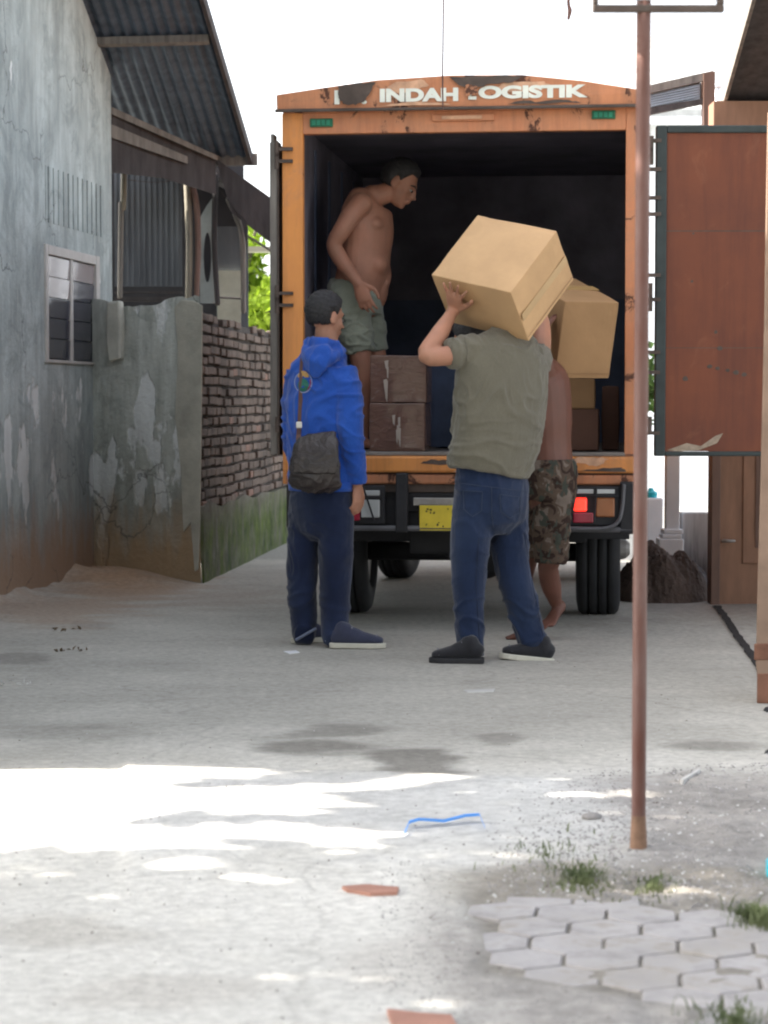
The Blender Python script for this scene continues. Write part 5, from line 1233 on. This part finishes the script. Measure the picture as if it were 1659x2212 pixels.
# unseen house added behind the camera to keep light off surfaces facing it
added_house = thing('house', V((0, -3.2, 0)), 'plain grey two-storey house added unseen behind the camera to block light', 'house')
mb = MB(); mb.bb(-7, 7, -6.4, -3.2, -.1, 5.6); mb.build('wall', 'cement', added_house)
mb = MB(); mb.prism([V((-7.6, -6.8, 5.6)), V((-7.6, -2.2, 5.6)), V((-7.6, -2.2, 5.72)), V((-7.6, -4.6, 6.9)), V((-7.6, -6.8, 5.72))], (15.2, 0, 0)); mb.build('roof', 'roof zinc', added_house)
for x in (-4.2, -1.2, 2.0, 4.6):
    mb = MB(); mb.bb(x, x + 1.1, -3.2, -3.17, 1.0, 2.3); f_ = mb.build('window', 'timber dark', added_house)
    mb = MB(); mb.bb(x + .07, x + 1.03, -3.17, -3.16, 1.07, 2.23); mb.build('pane', 'window glass', f_)
# far sunlit house closing the view on the right
fh = thing('far_house', V((3.4, 24, 0)), 'sunlit white house far behind the gate pillar', 'house')
mb = MB(); mb.bb(2.0, 8, 24, 24.3, -.1, 4.2); mb.build('wall', 'plaster white', fh)
mb = MB(); mb.prism([V((1.8, 23.4, 4.2)), V((8.2, 23.4, 4.2)), V((8.2, 26, 5.4)), V((1.8, 26, 5.4))], (0, 0, .08)); mb.build('roof', 'zinc light', fh)
mb = MB(); mb.bb(3.4, 4.3, 23.97, 23.999, .9, 2.2); mb.build('window', 'window glass', fh)
# rubble bank by the right wall
def heap(name, cx, cy, rx, ry, h, mat, label, seed):
    mb = MB(); bm = mb.bm; n = 70; g_ = []
    for j in range(n + 1):
        row = []
        for i in range(n + 1):
            u, v_ = i / n * 2 - 1, j / n * 2 - 1; d = math.hypot(u, v_)
            z = h * max(0, 1 - d ** 2.6) ** .8 * (1 + .25 * noise.noise(V((u * 2.2 + seed, v_ * 2.2, 0)))) + (.05 * (1 - abs(noise.noise(V((u * 6, v_ * 6, seed)))) * 2) + .07 * noise.noise(V((u * 17, v_ * 17, seed)))) * h - .05
            row.append(bm.verts.new(V((cx + u * rx, cy + v_ * ry, z))))
        g_.append(row)
    for a, b in zip(g_, g_[1:]):
        for i in range(n): bm.faces.new((a[i], a[i + 1], b[i + 1], b[i]))
    for i in range(n):
        pass
    o = mb.build(name, mat, smooth=True); tag(o, label, 'heap'); return o
a = G(1420, 1298); heap('earth_heap', a.x + .02, a.y + .05, .30, .35, .345, 'earth', 'steep heap of dark brown earth beside the rear wheel', 1.)
a = G(1492, 1297); heap('rubble_heap', a.x - .05, a.y + .2, .24, .3, .24, 'rubble', 'low grey rubble heap in front of the stained white wall', 4.)
# leaf-filled gutter joint
mb = MB(); a, b = G(1548, 1314), G(1656, 1462)
n = 46; L1, R1 = [], []
for i in range(n + 1):
    t_ = i / n; p = a.lerp(b, t_); w_ = .020 + .012 * noise.noise(V((i * .5, 0, 0))); L1.append(V((p.x - w_, p.y, ground_z(p.x, p.y) + .007))); R1.append(V((p.x + w_, p.y, ground_z(p.x, p.y) + .007)))
for i in range(n): mb.poly([L1[i], R1[i], R1[i + 1], L1[i + 1]])
o = mb.build('gutter_joint', 'gutter black'); tag(o, 'dark dirt-filled joint running along the porch edge', 'gutter', kind='structure')

# ------------------------------------------------------------------ trees
def leaf_cloud(mb, cen, rad, n, size, rnd, fn=None):
    bm = mb.bm
    for _ in range(n):
        while True:
            d = V((rnd.uniform(-1, 1), rnd.uniform(-1, 1), rnd.uniform(-1, 1)))
            if d.length < 1: break
        p = V(cen) + V((d.x * rad[0], d.y * rad[1], d.z * rad[2]))
        if fn and not fn(p): continue
        q = Quaternion(V((rnd.gauss(0, 1), rnd.gauss(0, 1), rnd.gauss(0, 1))).normalized(), rnd.uniform(0, 6.28)); s = size * rnd.uniform(.6, 1.3)
        bm.faces.new([bm.verts.new(p + q @ V((x * s, y * s, z * s))) for x, y, z in ((-.5, 0, 0), (-.1, .22, .04), (.5, 0, 0), (-.1, -.22, .04))])
def tree(loc, label, clumps, size, mat, seed, trunk=(.12, 2.), group=None, limbs=True):
    rnd = random.Random(seed); o = thing('tree', loc, label, 'tree', group); loc = V(loc)
    mb = MB(); tp = loc + V((.1, 0, trunk[1])); mb.limb([(loc - V((0, 0, .1)), trunk[0] * 1.25), (loc + V((.05, 0, trunk[1] * .5)), trunk[0]), (tp, trunk[0] * .7)], 10)
    for c, r_, n in [q for q in clumps if len(clumps) < 60 or (q[2] > 20 and (q[0][1] < 4.2) and int(q[0][0] * 100) % 5 == 0)]: mb.limb([(tp - V((0, 0, .3)), trunk[0] * .5), ((tp + V(c)) / 2 + V((0, 0, .1)), trunk[0] * .3), (V(c), trunk[0] * .08)], 6)
    mb.build('trunk', 'bark', o, smooth=True)
    mb = MB()
    for c, r_, n in clumps: leaf_cloud(mb, c, r_, n, size, rnd)
    mb.build('crown', mat, o); return o
# sunlit foliage seen through the gap beside the shed
rnd = random.Random(11); cl = []
for i in range(20):
    cl.append(((-1.25 + rnd.uniform(-.9, .6), 20.8 + rnd.uniform(-.6, 1.2), rnd.uniform(1.75, 2.75)), (.34, .4, .28), 240))
cl.append(((-1.16, 20.8, 3.02), (.07, .3, .10), 8))
tree((-1.6, 21.2, 0), 'sunlit lime green tree beyond the shed', cl, .15, 'leaf lime', 3, (.08, 1.5))
cl = [((1.9 + rnd.uniform(-.3, .6), 19 + rnd.uniform(-.5, .5), rnd.uniform(1.0, 1.9)), (.35, .3, .3), 200) for i in range(6)]
tree((2.0, 19.2, 0), 'small green bush behind the truck between door hinge gaps', cl, .13, 'leaf green', 5, (.05, 1.0))
# big tree added out of view; clumps follow sun rays to shape yard shade
cl = []
TH = math.tan(R(SUN_EL)); hz = V((SV.x, SV.y, 0)).normalized()
gy = 1.5
while gy < 7.15:
    gx = -3.2
    while gx < 2.7:
        x_, y_ = gx + rnd.uniform(-.1, .1), gy + rnd.uniform(-.08, .08); gx += .34
        nn_ = .35 * noise.noise(V((x_ * 1.7, y_ * 2.1, 3.))); zone = max(sst(5.15, 5.85, y_ + nn_ * .8) * (1 - sst(-.55, .25, x_ + nn_)), 0.)
        if zone > .93: continue
        if y_ > 5.0 and zone > .05:
            for _ in range(5):
                if rnd.random() > zone * .85 + .08:
                    x2, y2 = x_ + rnd.uniform(-.2, .2), y_ + rnd.uniform(-.17, .17); z = rnd.uniform(3.7, 5.0); cl.append(((x2 - z / TH, y2, z), (.13, .11, .08), 9))
            continue
        if 6.1 < y_ < 6.75 and x_ < .9 and rnd.random() < .3: continue
        z = rnd.uniform(3.7, 5.0); t_ = z / TH
        cl.append(((x_ - t_, y_, z), (.32, .30, .20), 46))
    gy += .30
tree((-7.2, 4.4, 0), 'big leafy tree added out of view at left to shade the yard', cl, .26, 'leaf green', 8, (.16, 3.2))

# ------------------------------------------------------------------ loose cables overhead
mb = MB(); mb.limb([(P(958, -60, 10.6), .0042), (P(957, 90, 10.6), .0042), (P(956, 182, 10.74), .0042), (P(957, 236, 10.77), .0035)], 6); o = mb.build('cable', 'pole paint', smooth=True); tag(o, 'thin cable hanging straight down onto the truck roof edge', 'cable')
mb = MB(); mb.limb([(P(1229, -60, 9.), .006), (P(1228, 5, 9.), .0065), (P(1231, 22, 9.), .009), (P(1228, 40, 9.), .006)], 8); o = mb.build('cord_end', 'pole paint', smooth=True); tag(o, 'short frayed cord end dangling at the top of the picture', 'cord')

# ------------------------------------------------------------------ litter, stones, grass
def gz(px, py):
    p = G(px, py); p.z = ground_z(p.x, p.y); return p
mb = MB(); pts = [gz(872, 1822), gz(884, 1804), gz(905, 1800), gz(960, 1797), gz(1005, 1791), gz(1036, 1790), gz(1047, 1808)]
hs = [.004, .016, .018, .010, .018, .020, .006]
for (a, h0), (b, h1) in zip(zip(pts, hs), zip(pts[1:], hs[1:])):
    n0 = V((0, .013, 0)); a = a + V((0, 0, h0)); b = b + V((0, 0, h1)); mb.hexa([a - n0, a + n0, a + n0 + V((0, 0, .003)), a - n0 + V((0, 0, .003))], [b - n0, b + n0, b + n0 + V((0, 0, .003)), b - n0 + V((0, 0, .003))])
o = mb.build('plastic_strap', 'strap blue'); tag(o, 'bent bright blue plastic strap lying on the yard', 'strap')
def shard(name, pts, h, mat, label, cat):
    q = [gz(*p) for p in pts]; zz = max(p.z for p in q); mb = MB(); mb.hexa([V((p.x, p.y, zz - .01)) for p in q], [V((p.x, p.y, zz + h)) for p in q]); o = mb.build(name, mat, bevel=.002); tag(o, label, cat)
shard('tile_shard', [(738, 1921), (790, 1917), (862, 1923), (858, 1934), (800, 1936), (750, 1928)], .008, 'tile red', 'slim red roof tile shard lying on the pale yard', 'tile')
shard('tile_shard', [(836, 2190), (900, 2198), (975, 2203), (990, 2230), (850, 2230)], .010, 'tile red', 'red tile shard cut by the bottom edge of the picture', 'tile')
shard('stick', [(1470, 1700), (1476, 1702), (1514, 1679), (1508, 1677)], .008, 'stone pale', 'short white stick lying on the gravel right of the post', 'stick')
shard('scrap_or_highlight', [(612, 1407), (640, 1405), (648, 1409), (625, 1412)], .003, 'paper', 'scrap of white paper by the blue jacket man\'s shoes', 'paper')
shard('scrap_or_highlight', [(1000, 1492), (1070, 1489), (1066, 1495), (1010, 1497)], .003, 'stone pale', 'flat pale piece standing in for a faint highlight below the black shoes', 'paper')  # pale sliver modelled where a faint highlight falls on the concrete
shard('litter', [(1655, 1880), (1668, 1870), (1668, 1895), (1656, 1893)], .02, 'teal', 'turquoise plastic bit at the right edge of the gravel', 'litter')
p = gz(1278, 1782); mb = MB(); mb.ell(p + V((0, 0, .006)), (.027, .022, .012), fn=lambda d: 1 + .25 * noise.noise(d * 2)); o = mb.build('stone', 'stone grey', smooth=True); tag(o, 'flat grey stone on the pale cement left of the post', 'stone')
def gravel(name, n, mat, label, seed, pick):
    rnd = random.Random(seed); mb = MB(); bm = mb.bm; k = 0
    while k < n:
        px, py, s = pick(rnd)
        p = gz(px, py)
        r_ = s * rnd.uniform(.5, 1.4); a0 = rnd.uniform(0, 6.28); top = bm.verts.new(p + V((0, 0, r_ * .55))); ring = []
        for i in range(6):
            a = a0 + i * math.pi / 3; rr = r_ * rnd.uniform(.7, 1.15); ring.append(bm.verts.new(p + V((math.cos(a) * rr, math.sin(a) * rr, -.002 + r_ * .12))))
        for i in range(6): bm.faces.new((top, ring[i], ring[(i + 1) % 6]))
        k += 1
    o = mb.build(name, mat, smooth=False); tag(o, label, 'gravel', kind='stuff')
def pk_right(r_):
    while True:
        px, py = r_.uniform(1050, 1700), r_.uniform(1660, 1960)
        if r_.random() < sst(1100, 1350, px + (py - 1700) * .8): return px, py, .0055
def pk_dirt(r_):
    while True:
        px, py = r_.uniform(820, 1700), r_.uniform(1870, 2230)
        if pav_region(px, py) < .3 or r_.random() < .12: return px, py, .004
def pk_all(r_): return r_.uniform(-60, 1500), r_.triangular(1380, 2230, 1900), .0042
gravel('gravel', 3600, 'stone grey', 'grey gravel strewn round the post', 1, pk_right)
gravel('gravel', 420, 'stone pale', 'pale chips among the gravel round the post', 2, pk_right)
gravel('gravel', 1500, 'stone grey', 'fine grit between the worn pavers', 3, pk_dirt)
gravel('gravel', 420, 'stone pale', 'pale specks of cement scattered over the yard', 4, pk_all)
gravel('gravel', 520, 'earth', 'dark crumbs of earth scattered over the yard', 5, pk_all)
def tuft(px, py, n, h, rad, label, seed, wide=1.):
    rnd = random.Random(seed); base = gz(px, py); mb = MB(); bm = mb.bm
    for _ in range(n):
        a = rnd.uniform(0, 6.28); rr = rad * abs(rnd.gauss(0, .5)); p = base + V((math.cos(a) * rr * wide, math.sin(a) * rr * 1.5, 0)); p.z = ground_z(p.x, p.y) - .003
        hh = h * rnd.uniform(.4, 1.2); ln = V((rnd.uniform(-1, 1), rnd.uniform(-1, 1), 0)) * hh * .7; wv = V((math.cos(a + 1.5), math.sin(a + 1.5), 0)) * rnd.uniform(.0016, .003)
        m_ = p + ln * .35 + V((0, 0, hh * .6)); e_ = p + ln + V((0, 0, hh * rnd.uniform(.75, 1.)))
        v = [bm.verts.new(q) for q in (p - wv, p + wv, m_ + wv * .8, m_ - wv * .8, e_)]
        bm.faces.new(v[:4]); bm.faces.new((v[3], v[2], v[4]))
    o = mb.build('grass_tuft', 'grass'); tag(o, label, 'grass', 'grass tufts growing round the pavers')
tuft(1255, 1905, 520, .024, .10, 'widest grass tuft, left of the post foot at the paver edge', 1, 1.0)
tuft(1410, 1920, 200, .026, .07, 'thin grass tuft right of the post foot with one tall blade', 2)
tuft(1640, 1985, 620, .042, .075, 'dense bright grass tuft at the right picture edge above the pavers', 3)
tuft(1590, 2215, 300, .035, .10, 'sparse grass between pavers at the bottom right corner', 4)
tuft(1180, 1860, 60, .03, .14, 'few wispy weeds in the dirt left of the post', 5, 1.4)
rnd = random.Random(21)
for px, py, lb in ((140, 1362, 'crumpled dark leaves near the left wall foot'), (155, 1405, 'smaller dark leaf litter left of the blue jacket man'), (35, 1478, 'pale crumpled leaf at the left picture edge')):
    mb = MB(); b0 = gz(px, py)
    for i in range(9):
        p = b0 + V((rnd.uniform(-.07, .07), rnd.uniform(-.06, .06), .006)); q = Quaternion(V((rnd.uniform(-1, 1), rnd.uniform(-1, 1), 1)).normalized(), rnd.uniform(0, 6)); s = rnd.uniform(.010, .022)
        mb.bm.faces.new([mb.bm.verts.new(p + q @ V(v)) for v in ((-s, 0, 0), (0, s * .5, .006), (s, 0, 0), (0, -s * .5, .006))])
    o = mb.build('dead_leaves', 'dry leaf' if px > 60 else 'stone pale'); tag(o, lb, 'leaves')
